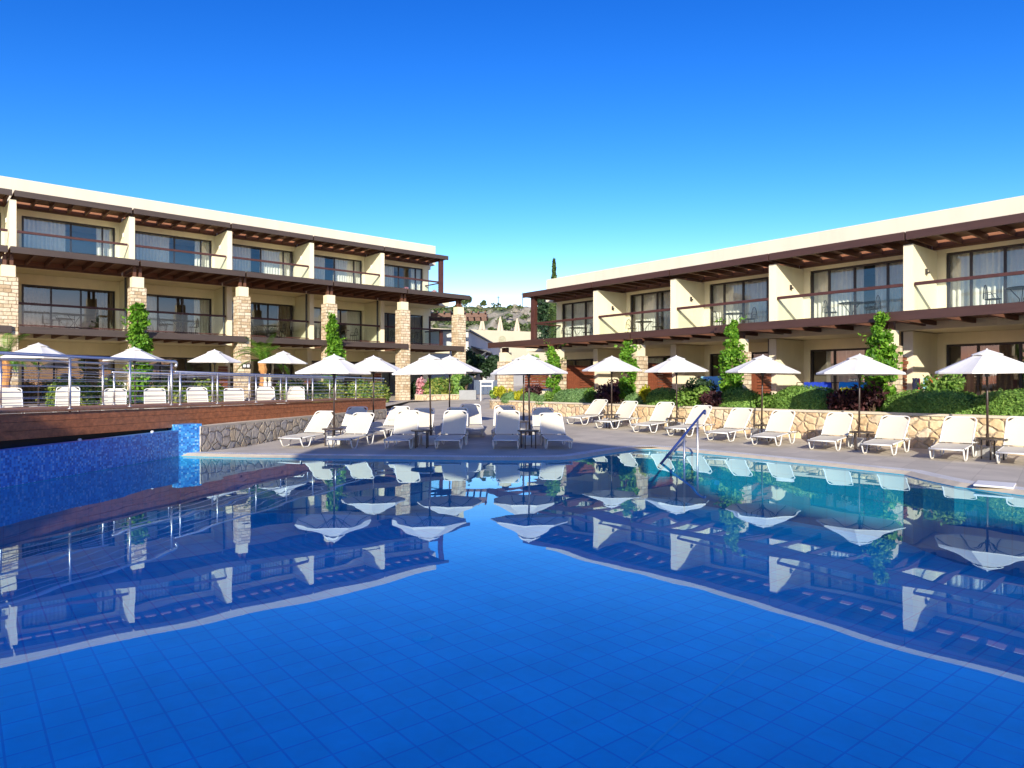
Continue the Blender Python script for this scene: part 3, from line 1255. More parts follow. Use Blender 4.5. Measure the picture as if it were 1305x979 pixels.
# polyline now runs from far end to near end; its left side is the planted side
wall_line(wl, .28, lambda y: deck_h(y) - .1, .86, 'planter_wall', M['planter_wall'], 'low honey stone planter wall with pale coping behind the right row of loungers', 'garden wall', M['coping'], .065)
bed = [Rw(x, y) for x, y in ((4.6, 19.2), (-12, 19.2), (-22, 19.5), (-25.4, 19.85), (-26.1, 20.4), (-26.2, 21.4), (4.6, 21.4))]
sheet('planting_bed', [(p.x, p.y) for p in bed], lambda x, y: .80, M['soil'])
ter = [Rw(x, y) for x, y in ((4.6, 20.9), (-27.3, 20.9), (-27.5, 36), (4.6, 36))]
sheet('terrace', [(p.x, p.y) for p in ter], lambda x, y: .805, M['terrace'])


# ------------------------------------------------------------------ left: boardwalk, mosaic wall, rubble wall
BW = [(-9.95, 8.0), (-9.05, 12.06), (-8.0, 16.3), (-5.2, 28.0)]


def lerp2(a, b, t):
    return (a[0] + (b[0] - a[0]) * t, a[1] + (b[1] - a[1]) * t)


bw = empty('boardwalk', (-8.0, 16.3, 0), 0, 'red brown timber boardwalk with a deep plank fascia above the blue pool wall', 'boardwalk')
off = (-8.0, 16.3, 0)
ext = [(-11.9, 0.0)] + BW
zt_ = [1.19, 1.19, 1.19, 1.16, 1.09]
zb_ = [.60, .64, .66, .64, .66]
for i in range(len(ext) - 1):
    a, b = Vector(ext[i]), Vector(ext[i + 1])
    d = (b - a).normalized()
    nl = Vector((-d.y, d.x))
    for k in range(3):
        f0, f1 = k / 3, (k + 1) / 3
        mb = MB(off)
        P = []
        for p, zt, zb in ((a + d * .004, zt_[i], zb_[i]), (b - d * .004, zt_[i + 1], zb_[i + 1])):
            za, zc = zb + (zt - .05 - zb) * f0, zb + (zt - .05 - zb) * f1 - .006
            for q, z in ((p, za), (p, zc), (p + nl * .05, zc), (p + nl * .05, za)):
                P.append((q.x, q.y, z))
        mb.add(P, [(0, 4, 5, 1), (1, 5, 6, 2), (2, 6, 7, 3), (3, 7, 4, 0), (0, 1, 2, 3), (7, 6, 5, 4)])
        mb.build('fascia_board', M['wood'], bw, recalc=True)
    mb = MB(off)
    L_ = (b - a).length
    n = int(L_ / .145)
    for k in range(n):
        p0, p1 = a + d * (k * L_ / n), a + d * ((k + 1) * L_ / n - .008)
        z = zt_[i] + (zt_[i + 1] - zt_[i]) * (k + .5) / n
        P = []
        for q in (p0 - nl * .03, p1 - nl * .03, p1 + nl * 1.95, p0 + nl * 1.95):
            P.append((q.x, q.y, z - .045))
        for q in (p0 - nl * .03, p1 - nl * .03, p1 + nl * 1.95, p0 + nl * 1.95):
            P.append((q.x, q.y, z))
        mb.add(P, [(0, 3, 2, 1), (4, 5, 6, 7), (0, 1, 5, 4), (1, 2, 6, 5), (2, 3, 7, 6), (3, 0, 4, 7)])
    mb.build('deck_planks', M['woodtop'], bw)
    mb = MB(off)
    for t in (.15, 1.85):
        P = []
        for p, zb in ((a, zb_[i]), (b, zb_[i + 1])):
            for q, z in ((p + nl * t, .0), (p + nl * t, zb + .3), (p + nl * (t + .1), zb + .3), (p + nl * (t + .1), .0)):
                P.append((q.x, q.y, z))
        mb.add(P, [(0, 4, 5, 1), (1, 5, 6, 2), (2, 6, 7, 3), (3, 7, 4, 0), (0, 1, 2, 3), (7, 6, 5, 4)])
    mb.build('bearer', M['blackbit'], bw, recalc=True)
# end board of the walk
a, b = Vector(BW[2]), Vector(BW[3])
d = (b - a).normalized()
nl = Vector((-d.y, d.x))
mb = MB(off)
P = []
for q in (b + d * .003, b + d * .05, b + d * .05 + nl * 1.95, b + d * .003 + nl * 1.95):
    P.append((q.x, q.y, .62))
for q in (b + d * .003, b + d * .05, b + d * .05 + nl * 1.95, b + d * .003 + nl * 1.95):
    P.append((q.x, q.y, 1.09))
mb.add(P, [(0, 3, 2, 1), (4, 5, 6, 7), (0, 1, 5, 4), (1, 2, 6, 5), (2, 3, 7, 6), (3, 0, 4, 7)])
mb.build('end_board', M['wood'], bw)


def rail_run(label, A, B, zA, zB, h, tposts, nb, offs, group, r=.028, endcurl=False):
    """steel railing from A to B along the deck edge, set in by offs"""
    A, B = Vector(A), Vector(B)
    d = (B - A).normalized()
    nl = Vector((-d.y, d.x))
    A2, B2 = A + nl * offs, B + nl * offs
    root = empty('steel_railing', (A2.x, A2.y, zA), 0, label, 'railing', group)
    o3 = (A2.x, A2.y, zA)

    def P(t, z):
        q = A2 + (B2 - A2) * t
        return Vector((q.x, q.y, zA + (zB - zA) * t + z))
    mb = MB(o3)
    pts = [P(0, h), P(1, h)]
    if endcurl:
        e = (B2 - A2).normalized()
        for k in range(1, 5):
            a_ = k * R(40)
            q = B2 + e * (.06 * math.sin(a_))
            pts.append(Vector((q.x, q.y, zB + h - .06 * (1 - math.cos(a_)))))
    mb.tube(pts, r, 10)
    mb.build('handrail', M['chrome'], root, smooth=True)
    for t in tposts:
        mb = MB(o3)
        mb.tube([P(t, -.05), P(t, h - r)], .024, 10)
        mb.lathe([(.05, 0), (.05, .012), (.026, .016)], 12, P(t, 0.002))
        mb.build('post', M['chrome'], root, smooth=True)
    mb = MB(o3)
    for k in range(nb):
        z = .10 + (h - .20) * k / (nb - 1)
        mb.tube([P(0, z), P(1, z)], .0075, 6)
    mb.build('rail_bars', M['chrome'], root, smooth=True)
    return root


g = 'steel railings of the boardwalk'
A0, A1, A2_, A3 = ext[1], BW[1], BW[2], BW[3]
rail_run('tall steel railing with thick posts along the near edge of the boardwalk', lerp2(BW[0], BW[1], .3), A2_, 1.19, 1.165, 1.04, (.02, .20, .38, .60, .81, .985), 8, .06, g, .032, True)
rail_run('tall steel railing along the terrace side of the boardwalk', lerp2(BW[0], BW[1], .3), lerp2(BW[1], BW[2], .97), 1.19, 1.165, 1.0, (.05, .33, .62, .98), 8, 1.85, g, .028)
rail_run('lower steel railing running along the boardwalk edge above the rubble stone wall', A2_, A3, 1.16, 1.09, .80, (.015, .13, .27, .40, .53, .66, .79, .92), 6, .06, g, .028)
rail_run('lower steel railing on the far side of the boardwalk, in front of the terrace loungers', A2_, A3, 1.16, 1.09, .80, (.005, .16, .31, .46, .61, .76, .90), 6, 1.85, g, .028)

# mosaic wall with its end block and the upper channel of water
mw = empty('mosaic_wall', (-7.8, 16.05, 0), 0, 'blue glass mosaic pool wall below the timber boardwalk', 'pool wall')
off = (-7.8, 16.05, 0)
mb = MB(off)
line = [(-9.10, 3.0), (-8.32, 11.0), (-7.82, 16.0)]
lo = offset_line(line, .0)
li = offset_line(line, .22)
n = len(line)
zt = .585
P = []
for (x, y), (x2, y2) in zip(lo, li):
    P += [(x, y, FZ - .02), (x, y, zt), (x2, y2, zt), (x2, y2, 0)]
fs = []
for i in range(n - 1):
    for k in range(4):
        k2 = (k + 1) % 4
        fs.append((4 * i + k, 4 * i + 4 + k, 4 * i + 4 + k2, 4 * i + k2))
fs += [(0, 1, 2, 3), tuple(4 * (n - 1) + k for k in (3, 2, 1, 0))]
mb.add(P, fs)
mb.build('wall_face', M['mosaic'], mw, recalc=True)
mb = MB(off)
e0, e1 = Vector((-7.822, 16.004)), Vector((-7.50, 16.50))
d = (e1 - e0).normalized()
nl = Vector((-d.y, d.x))
mb.prism([(e0.x, e0.y), (e1.x, e1.y), (e1.x + nl.x * 1.2, e1.y + nl.y * 1.2), (e0.x + nl.x * 1.2, e0.y + nl.y * 1.2)], FZ - .02, .715)
mb.build('end_block', M['mosaic'], mw, recalc=True)
for t, yy in ((.0, 10.9), (.0, 13.0), (.0, 15.2)):
    x = -8.32 + (yy - 11.0) * (.5 / 5.0) - .11
    q = MB(off)
    q.lathe([(.035, 0), (.035, .03), (.02, .045)], 10, (x, yy, zt + .001))
    q.build('wall_top_light', M['white'], mw, smooth=True)  # small white lights on the wall top, without emission
sheet('upper_channel_water', [(-9.5, 3), (-8.5, 11), (-8.02, 16.05), (-8.9, 16.4), (-11.5, 3)], lambda x, y: .50, M['water'])
sheet('upper_channel_floor', [(-9.4, 3), (-8.4, 11), (-7.95, 16.05), (-8.9, 16.4), (-11.6, 3)], lambda x, y: .12, M['poolfloor'])

wall_line([(-7.50, 16.45), (-7.12, 18.7), (-6.2, 23.2), (-5.15, 28.1)], .3, lambda y: deck_h(y) - .15, .60, 'rubble_wall',
          M['grey_wall'], 'shaded grey rubble stone wall under the timber boardwalk', 'garden wall', M['coping'], .05, .0)


# ------------------------------------------------------------------ planting
def leaf_quads(pts, size, rnd, jit=.55, aspect=1.7):
    """pts: list of (pos, normal or None). Returns verts, faces"""
    V, Fc = [], []
    for p, nrm in pts:
        if nrm is None:
            nrm = Vector((rnd.gauss(0, 1), rnd.gauss(0, 1), rnd.gauss(0, 1)))
        else:
            nrm = nrm + Vector((rnd.gauss(0, jit), rnd.gauss(0, jit), rnd.gauss(0, jit)))
        if nrm.length < .01:
            nrm = Vector((0, 0, 1))
        nrm.normalize()
        a = nrm.orthogonal().normalized()
        ang = rnd.random() * 6.283
        b = nrm.cross(a)
        u = a * math.cos(ang) + b * math.sin(ang)
        v = nrm.cross(u)
        s = size * (.6 + .8 * rnd.random())
        l, w = s * aspect / 2, s / 2
        k = len(V)
        V += [p - u * l, p - v * w + nrm * s * .12, p + u * l, p + v * w + nrm * s * .12]
        Fc.append((k, k + 1, k + 2, k + 3))
    return V, Fc


def mound_shape(L, D, H, seed, box=.0):
    """height and normal fields of a clipped mound over an L x D footprint"""
    def surf(u, v):
        # u in [0,1) around, v in [0,1] from the rim to the top
        a = u * 2 * math.pi
        ca, sa = math.cos(a), math.sin(a)
        e = 2.0 + box * 2.0
        rad = (abs(ca) ** e + abs(sa) ** e) ** (-1 / e)
        th = v * math.pi / 2
        cr = math.cos(th) ** (1 / (1 + .6 * box))
        zz = math.sin(th) ** (1 / (1 + .9 * box)) if th > 0 else 0
        p = Vector((ca * rad * cr * L / 2, sa * rad * cr * D / 2, zz * H))
        nz = mnoise.noise(Vector((p.x * 1.3 + seed, p.y * 1.3, p.z * 1.3))) * .10
        nrm = Vector((p.x / (L * L / 4), p.y / (D * D / 4), p.z / (H * H) + .2)).normalized()
        return p + nrm * nz, nrm
    return surf


def shrub(name, label, cat, pos, L, D, H, rz, m, leaf=.07, dens=420, seed=0, box=.3, group=None, fuzz=.06, core=True, solid=None):
    rnd = random.Random(seed)
    surf = mound_shape(L, D, H, seed * 3.7, box)
    V, Fc = [], []
    if core:
        nu, nv = 28, 8
        base = []
        for j in range(nv + 1):
            for i in range(nu):
                p, nr = surf(i / nu, j / nv)
                p = p - nr * (.05 + fuzz * .6)
                p.z = max(p.z, -.02)
                base.append(p)
        V += base
        for j in range(nv):
            for i in range(nu):
                i2 = (i + 1) % nu
                Fc.append((j * nu + i, j * nu + i2, (j + 1) * nu + i2, (j + 1) * nu + i))
    area = (L * D * .8 + (L + D) * H * 1.3)
    pts = []
    for _ in range(int(area * dens)):
        v = rnd.random()
        v = 1 - math.sqrt(1 - v) if rnd.random() < .6 else v * .55
        p, nr = surf(rnd.random(), v)
        p = p + nr * (rnd.gauss(0, fuzz))
        if p.z < 0:
            p.z = rnd.random() * .1
        pts.append((p, nr))
    v2, f2 = leaf_quads(pts, leaf, rnd, .42)
    n = len(V)
    V += v2
    Fc += [tuple(i + n for i in f) for f in f2]
    mb = MB()
    mb.v = [tuple(p) for p in V]
    mb.f = Fc
    o = mb.build(name, m, uv=False)
    o.location = pos
    o.rotation_euler = (0, 0, rz)
    return tag(o, label, cat, group)


def loose_shrub(name, label, cat, pos, r, H, m, n=500, leaf=.09, seed=0, group=None, lobes=7):
    """bushy plant made of several leaf clumps round stems"""
    rnd = random.Random(seed)
    e = empty(name, pos, 0, label, cat, group)
    st = MB()
    pts = []
    for k in range(lobes):
        a = rnd.random() * 6.283
        rr = r * math.sqrt(rnd.random()) * .7
        c = Vector((rr * math.cos(a), rr * math.sin(a), H * (.35 + .5 * rnd.random())))
        st.tube([(0, 0, 0), c * .5 + Vector((0, 0, .05)), c], .012, 5, radii=[.02, .014, .008])
        sr = r * (.35 + .25 * rnd.random())
        for _ in range(n // lobes):
            q = Vector((rnd.gauss(0, 1), rnd.gauss(0, 1), rnd.gauss(0, 1))).normalized() * sr * (rnd.random() ** .4)
            p = c + q
            if p.z < .02:
                p.z = .02 + rnd.random() * .1
            pts.append((p, q + Vector((0, 0, sr * .4))))
    st.build('stem', M['trunk'], e)
    V, Fc = leaf_quads(pts, leaf, rnd)
    mb = MB()
    mb.v = [tuple(p) for p in V]
    mb.f = Fc
    mb.build('foliage', m, e, uv=False)
    return e


def climber(label, pos, r, H, seed, n=2200, group='climbers on the pillars', leaf=.10):
    rnd = random.Random(seed)
    e = empty('climbing_plant', pos, 0, label, 'climbing plant', group)
    st = MB()
    pts = []
    zs = 0
    nodes_ = []
    while zs < H:
        rr = r * (.35 + .65 * math.sin(math.pi * (min(1, zs / H * .85 + .12))))
        for k in range(3):
            a = rnd.random() * 6.283
            nodes_.append((Vector((math.cos(a) * rr * .55, math.sin(a) * rr * .40, zs + rnd.random() * .3)), rr * (.5 + .35 * rnd.random())))
        zs += .3
    for k in range(3):
        st.tube([(rnd.gauss(0, .05), rnd.gauss(0, .05), H * t / 6) for t in range(7)], .015, 5)
    for c, sr in nodes_:
        for _ in range(n // len(nodes_)):
            q = Vector((rnd.gauss(0, 1), rnd.gauss(0, 1), rnd.gauss(0, .8))).normalized() * sr * (rnd.random() ** .45)
            p = c + q
            p.z = max(.02, p.z)
            pts.append((p, q + Vector((0, -.05, .1))))
    # stray shoots
    for k in range(10):
        a = rnd.random() * 6.283
        z = H * (.3 + .75 * rnd.random())
        d = Vector((math.cos(a), math.sin(a) * .5, .35)).normalized()
        for t in range(9):
            pts.append((Vector((0, 0, z)) + d * (r * .6 + t * .045) + Vector((rnd.gauss(0, .03), rnd.gauss(0, .03), rnd.gauss(0, .03))), None))
    st.build('stem', M['trunk'], e)
    V, Fc = leaf_quads(pts, leaf, rnd)
    mb = MB()
    mb.v = [tuple(p) for p in V]
    mb.f = Fc
    mb.build('foliage', M['leaf_climb'], e, uv=False)
    return e


def frond(mb, base, az, elev, L, rnd, w=.32, n=26):
    d = Vector((math.cos(az) * math.cos(elev), math.sin(az) * math.cos(elev), math.sin(elev)))
    p = Vector(base)
    side = Vector((-math.sin(az), math.cos(az), 0))
    step = L / n
    prev = p.copy()
    for i in range(n):
        t = i / n
        d = (d + Vector((0, 0, -.055 - .05 * t))).normalized()
        p = p + d * step
        up = side.cross(d)
        mb.add([prev - side * .008, prev + side * .008, p + side * .008, p - side * .008], [(0, 1, 2, 3)])
        ll = w * math.sin(math.pi * min(1, t * .9 + .1)) * (.85 + .3 * rnd.random())
        for s in (-1, 1):
            dd = (side * s * .85 + d * .55 + up * .15 - Vector((0, 0, .25 * t))).normalized()
            tip = p + dd * ll
            mb.add([p, p + d * .022, tip, p - d * .022 + dd * ll * .4], [(0, 1, 2, 3)])
        prev = p.copy()


def palm(label, pos, trunk_h, L, seed, nf=20):
    rnd = random.Random(seed)
    e = empty('palm_tree', pos, 0, label, 'palm', 'young palms by the left wing')
    mb = MB()
    P, rad = [], []
    for k in range(12):
        P.append((.03 * math.sin(k), .02 * k / 12, trunk_h * k / 11))
        rad.append(.13 + (.025 if k % 2 else 0) + (.05 if k > 8 else 0))
    mb.tube(P, .12, 10, radii=rad)
    mb.build('trunk', M['orangetrunk'], e)
    mb = MB()
    for k in range(nf):
        frond(mb, (0, .02, trunk_h), k * 2.4 + rnd.random() * .4, R(20 + 60 * rnd.random()), L * (.8 + .3 * rnd.random()), rnd)
    mb.build('crown', M['leaf_palm'], e, uv=False)
    return e


# right planting bed -- x along the building (right positive), y from the wall line
hed = 'clipped hedges in the right planting bed'


def bedpos(xp, N):
    """world point on the bed under pixel column xp at wall distance N"""
    a = (xp - 652.5) / F
    Y = N / (.776 * a + .631)
    return Vector((a * Y, Y, .80))


def span(x0, x1, N):
    return (bedpos(x1, N) - bedpos(x0, N)).length


def bed_mound(x0, x1, N, D, H, m, label, seed, leaf=.038, dens=1500, box=.4, name='hedge', cat='hedge', fuzz=.022):
    p = (bedpos(x0, N) + bedpos(x1, N)) / 2
    L = max(.5, span(x0, x1, N) * 1.0)
    return shrub(name, label, cat, p, L, D, H, RA, m, leaf, dens, seed, box, None, fuzz)


bed_mound(686, 709, 19.7, .9, .45, M['leaf_mound'], 'small clipped green mound just right of the two near umbrella poles', 11)
bed_mound(709, 765, 19.85, 1.1, .66, M['leaf_mound'], 'broad rounded green mound in front of the slatted screen between two climbers', 12)
bed_mound(801, 823, 19.6, .8, .55, M['leaf_mound'], 'clipped green mound left of the second stone pillar and yellow shrub', 13)
bed_mound(829, 869, 19.6, .95, .72, M['leaf_hedge'], 'clipped hedge in umbrella shade right of the yellow shrub', 14)
bed_mound(918, 968, 19.6, .95, .72, M['leaf_hedge'], 'clipped hedge below the third climber, left of a slatted screen', 15)
bed_mound(987, 1067, 19.75, 1.2, .80, M['leaf_hedge'], 'tall rounded hedge left of the burgundy bush, crossed by an umbrella shadow', 16, box=.55)
bed_mound(1128, 1252, 19.8, 1.3, .70, M['leaf_hedge'], 'long clipped hedge behind the second umbrella from the right edge', 17, box=.7, dens=1300)
bed_mound(1238, 1420, 19.85, 1.35, .72, M['leaf_hedge'], 'long clipped hedge running out of the picture at the right edge', 18, box=.7, dens=1300)
bed_mound(643, 662, 19.9, .9, .48, M['leaf_mound'], 'small grey green ball shrub between two yellow shrubs', 19)
bed_mound(667, 683, 19.8, .7, .45, M['leaf_mound'], 'small grey green mound behind the two near umbrella poles', 20)
for x, N, r, H, m, n, lab, nm in (
        (642, 20.1, .48, .85, 'leaf_yellow', 900, 'bright yellow shrub in front of the end pillar of the right wing', 'yellow shrub'),
        (662, 19.9, .36, .72, 'leaf_yellow', 600, 'smaller bright yellow shrub right of the grey green ball', 'yellow shrub'),
        (828, 19.6, .38, .85, 'leaf_yellow', 700, 'loose yellow green shrub beside the second stone pillar', 'yellow shrub'),
        (706, 19.6, .38, .60, 'leaf_light', 700, 'light green leafy shrub at the left end of the broad mound', 'shrub'),
        (757, 19.55, .45, .62, 'leaf_light', 900, 'light green leafy shrub at the right end of the broad mound', 'shrub'),
        (882, 19.5, .62, .72, 'leaf_light', 1300, 'light green leafy bush in front of the dark bush and pale blue towel', 'shrub'),
        (974, 19.5, .42, .62, 'leaf_light', 700, 'light green leafy shrub left of the tall rounded hedge', 'shrub'),
        (1207, 20.5, .75, 1.12, 'leaf_light', 1300, 'tall light leafy shrub beside the clothes rack', 'shrub'),
        (1080, 20.3, .34, .80, 'leaf_yellow', 400, 'small yellow flowering plant behind the burgundy bush', 'yellow shrub'),
        (679, 20.1, .42, .80, 'leaf_burg', 600, 'small dark burgundy shrub behind the umbrella pole', 'burgundy shrub'),
        (780, 19.8, .78, .80, 'leaf_burg', 1700, 'dark burgundy bush in umbrella shade in front of a climber', 'burgundy shrub'),
        (911, 19.5, .50, .52, 'leaf_burg', 900, 'low burgundy shrub in front of the iron terrace table', 'burgundy shrub'),
        (1082, 19.65, .60, .70, 'leaf_burg', 1500, 'left half of the burgundy shrubs between the two big hedges', 'burgundy shrub'),
        (1112, 19.65, .60, .74, 'leaf_burg', 1500, 'right half of the burgundy shrubs between the two big hedges, by the stone pillar', 'burgundy shrub'),
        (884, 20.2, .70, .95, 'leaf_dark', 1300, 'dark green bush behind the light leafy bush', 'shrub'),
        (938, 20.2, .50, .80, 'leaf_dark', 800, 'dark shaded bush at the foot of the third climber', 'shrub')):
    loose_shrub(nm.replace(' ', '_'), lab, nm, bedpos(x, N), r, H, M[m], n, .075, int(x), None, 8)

for xp, N, H, r, sd, lab in ((706, 19.85, 2.40, .34, 1, 'leafy climber on the second pillar of the right wing, behind the pair of umbrellas'),
                             (800, 19.82, 2.20, .34, 2, 'leafy climber on the third pillar of the right wing, left of the slatted screen'),
                             (932, 19.75, 2.70, .36, 3, 'tall bushy climber above the clipped hedge on the fourth pillar'),
                             (1122, 19.72, 2.60, .40, 4, 'bushy climber on the stone pillar beside the long hedge')):
    climber(lab, bedpos(xp, N), r, H, sd, 3000, leaf=.075)


def Lpos(xp, N, z=.68):
    a = (xp - 652.5) / F
    Y = N / (-.661 * a + .7504)
    return Vector((a * Y, Y, z))


climber('tall climber on the left wing pillar behind the terrace umbrella', Lpos(176, 32.75), .52, 4.25, 5, 4200, leaf=.10)
climber('tall climber on the left wing pillar above two pool umbrellas', Lpos(425, 32.75), .48, 4.35, 6, 4200, leaf=.10)
palm('young palm with orange trunk between two left wing pillars', Lpos(335, 31.6), 2.0, 1.7, 3)
palm('young palm cut by the left picture edge in front of the first pillar', Lpos(8, 31.6), 2.0, 1.6, 4)
# hedge in front of the left wing, in lengths
hl = [(64, 118, 'leafy two tone hedge between the first two railing posts, left end'), (124, 158, 'leafy two tone hedge left of the first left wing climber'), (190, 236, 'leafy two tone hedge right of the first left wing climber'),
      (238, 284, 'leafy two tone hedge behind the terrace umbrella beside the number plaque'), (352, 392, 'leafy two tone hedge under the palm side umbrella'), (394, 440, 'leafy two tone hedge behind the near left pool umbrella'), (442, 492, 'leafy two tone hedge beside the last boardwalk posts')]
for k, (x0, x1, lab) in enumerate(hl):
    p0, p1 = Lpos(x0, 30.6), Lpos(x1, 30.6)
    p = (p0 + p1) / 2
    shrub('hedge', lab, 'hedge', p, (p1 - p0).length, .9, 1.10, LA, M['leaf_two'], .085, 330, 40 + k, .7, 'two tone hedges in front of the left wing', .09)

# ------------------------------------------------------------------ pool handrail
hr = empty('pool_handrail', (4.6, 16.45, .03), 0, 'steel pool handrail descending into the water, grip coloured as reflected blue sky', 'handrail')
off = (4.6, 16.45, .03)
top = Vector((4.66, 16.55, 1.02))
low = Vector((3.10, 14.50, -.10))
mb = MB(off)
pts = [low, top]
dd = (top - low).normalized()
for k in range(1, 5):
    a_ = k * R(38)
    pts.append(top + Vector((dd.x, dd.y, 0)).normalized() * .06 * math.sin(a_) + Vector((0, 0, .03 * math.sin(a_) - .05 * (1 - math.cos(a_)))))
mb.tube(pts, .028, 10)
M['sky_reflection'] = plain('navy_rail_reflection', (.02, .04, .16), .3, .1)  # navy colour stands in for the sky reflected in the rail
mb.build('grip', M['sky_reflection'], hr, smooth=True)
for xy, zlow in (((4.50, 16.22), -.9), ((3.98, 15.60), -1.25)):
    t = ((xy[1] - low.y) / (top.y - low.y))
    zt = low.z + (top.z - low.z) * t - .02
    q = MB(off)
    q.tube([(low.x + (top.x - low.x) * t, xy[1], zlow), (low.x + (top.x - low.x) * t, xy[1], zt)], .024, 10)
    q.build('post', M['chrome'], hr, smooth=True)


# ------------------------------------------------------------------ umbrellas
def make_umbrella():
    e = empty('pool_umbrella', (0, 0, 0), 0, 'x', 'umbrella')
    q = MB()
    q.tube([(0, 0, .1), (0, 0, 2.34)], .024, 10)
    q.build('pole', M['pole'], e, smooth=True)
    q = MB()
    q.obox((0, 0, .12), (.46, .46, .24))
    b = q.build('base_block', M['concrete'], e, bevel=.02)
    q = MB()
    q.tube([(0, 0, .245), (0, 0, .52)], .034, 10)
    q.build('socket', M['pole'], b)
    # canopy: 8 panels, slightly hollow between ribs, small hem
    nr, sub = 8, 4
    prof = [(1.05, 1.885), (1.05, 1.930), (.80, 2.045), (.55, 2.160), (.30, 2.275), (.12, 2.355)]
    P = []
    nn = nr * sub
    for r, z in prof:
        for k in range(nn):
            f = (k % sub) / sub
            a = 2 * math.pi * k / nn + R(22.5)
            # straight chord between ribs
            am = (f - .5) * 2 * math.pi / nr
            chord = math.cos(math.pi / nr) / math.cos(am)
            sag = math.sin(math.pi * f) * (.035 * r)
            P.append((r * chord * math.cos(a), r * chord * math.sin(a), z - sag * .6 + (.02 * math.sin(math.pi * f) if z < 1.9 else 0)))
    fs = []
    for i in range(len(prof) - 1):
        for k in range(nn):
            k2 = (k + 1) % nn
            fs.append((i * nn + k, i * nn + k2, (i + 1) * nn + k2, (i + 1) * nn + k))
    q = MB()
    q.add(P, fs)
    c = q.build('canopy', M['umbrella'], e)
    P = []
    prof2 = [(.31, 2.283), (.31, 2.300), (.16, 2.365), (.02, 2.418)]
    q = MB()
    for r, z in prof2:
        for k in range(nn):
            f = (k % sub) / sub
            a = 2 * math.pi * k / nn + R(22.5)
            am = (f - .5) * 2 * math.pi / nr
            chord = math.cos(math.pi / nr) / math.cos(am)
            P.append((r * chord * math.cos(a), r * chord * math.sin(a), z + (.016 * math.sin(math.pi * f) if z < 2.32 else 0)))
    fs = []
    for i in range(3):
        for k in range(nn):
            k2 = (k + 1) % nn
            fs.append((i * nn + k, i * nn + k2, (i + 1) * nn + k2, (i + 1) * nn + k))
    fs.append(tuple(3 * nn + k for k in range(nn)))
    q.add(P, fs)
    q.build('vent_flap', M['umbrella'], c)
    q = MB()
    q.lathe([(.016, 2.412), (.022, 2.425), (.010, 2.44)], 8)
    q.build('finial', M['whitelid'], c)
    for k in range(8):
        a = 2 * math.pi * k / 8 + R(22.5)
        ca, sa = math.cos(a), math.sin(a)
        q = MB()
        q.tube([(.03 * ca, .03 * sa, 2.31), (1.045 * ca, 1.045 * sa, 1.915)], .009, 5)
        rb = q.build('rib', M['rib'], e)
        q = MB()
        q.tube([(.03 * ca, .03 * sa, 1.86), (.52 * ca, .52 * sa, 2.115)], .007, 5)
        q.build('strut', M['rib'], rb)
    q = MB()
    q.lathe([(.045, 1.80), (.045, 1.90), (.03, 1.92)], 10)
    q.build('runner', M['rib'], e)
    return e


UP = make_umbrella()
lrnd0 = random.Random(3)
ug = 'white umbrellas on the pool deck'
tg = 'white umbrellas on the left terrace'
umb = [
    (-4.80, 18.4, None, 12, 'white umbrella above the leftmost front loungers, hiding part of the boardwalk', ug),
    (-4.55, 22.4, None, 30, 'white umbrella half behind the near left one, at the end of the boardwalk', ug),
    (-2.18, 18.4, None, 5, 'white umbrella above the small table between two shaded front loungers', ug),
    (-2.02, 22.0, None, 25, 'white umbrella partly hidden behind the one over the shaded loungers', ug),
    (.48, 18.4, None, 15, 'white umbrella right of centre, the front one of an overlapping pair', ug),
    (.38, 22.3, None, 0, 'white umbrella right of centre, the rear one of an overlapping pair', ug),
    (3.50, 24.0, None, 10, 'white umbrella in front of the third pillar, farthest of those along the planter wall', ug),
    (5.39, 22.3, None, 22, 'white umbrella in front of the fourth slatted screen, second farthest along the planter wall', ug),
    (7.38, 20.2, None, 8, 'white umbrella left of the tall rounded hedge along the planter wall', ug),
    (9.05, 17.8, None, 35, 'white umbrella in front of the burgundy bushes and the bushy climber', ug),
    (10.73, 15.4, None, 18, 'white umbrella nearest the right picture edge, before the long hedge', ug),
    (-16.3, 23.5, TZ, 20, 'white umbrella on the left terrace behind the tall railing, nearest the left edge', tg),
    (-14.4, 26.1, TZ, 5, 'white umbrella on the left terrace in front of the first climber', tg),
    (-12.2, 28.0, TZ, 30, 'white umbrella on the left terrace beside the pillar with a number plaque', tg),
    (-9.85, 29.3, TZ, 12, 'white umbrella on the left terrace beside the orange trunk palm', tg),
]
for i, (x, y, z, rz, lab, gr) in enumerate(umb):
    o = UP if i == 0 else copy_tree(UP)
    o.location = (x, y, deck_h(y) if z is None else z)
    o.rotation_euler = (R(lrnd0.uniform(-1.3, 1.3)), R(lrnd0.uniform(-1.3, 1.3)), R(rz))
    tag(o, lab, 'umbrella', gr)


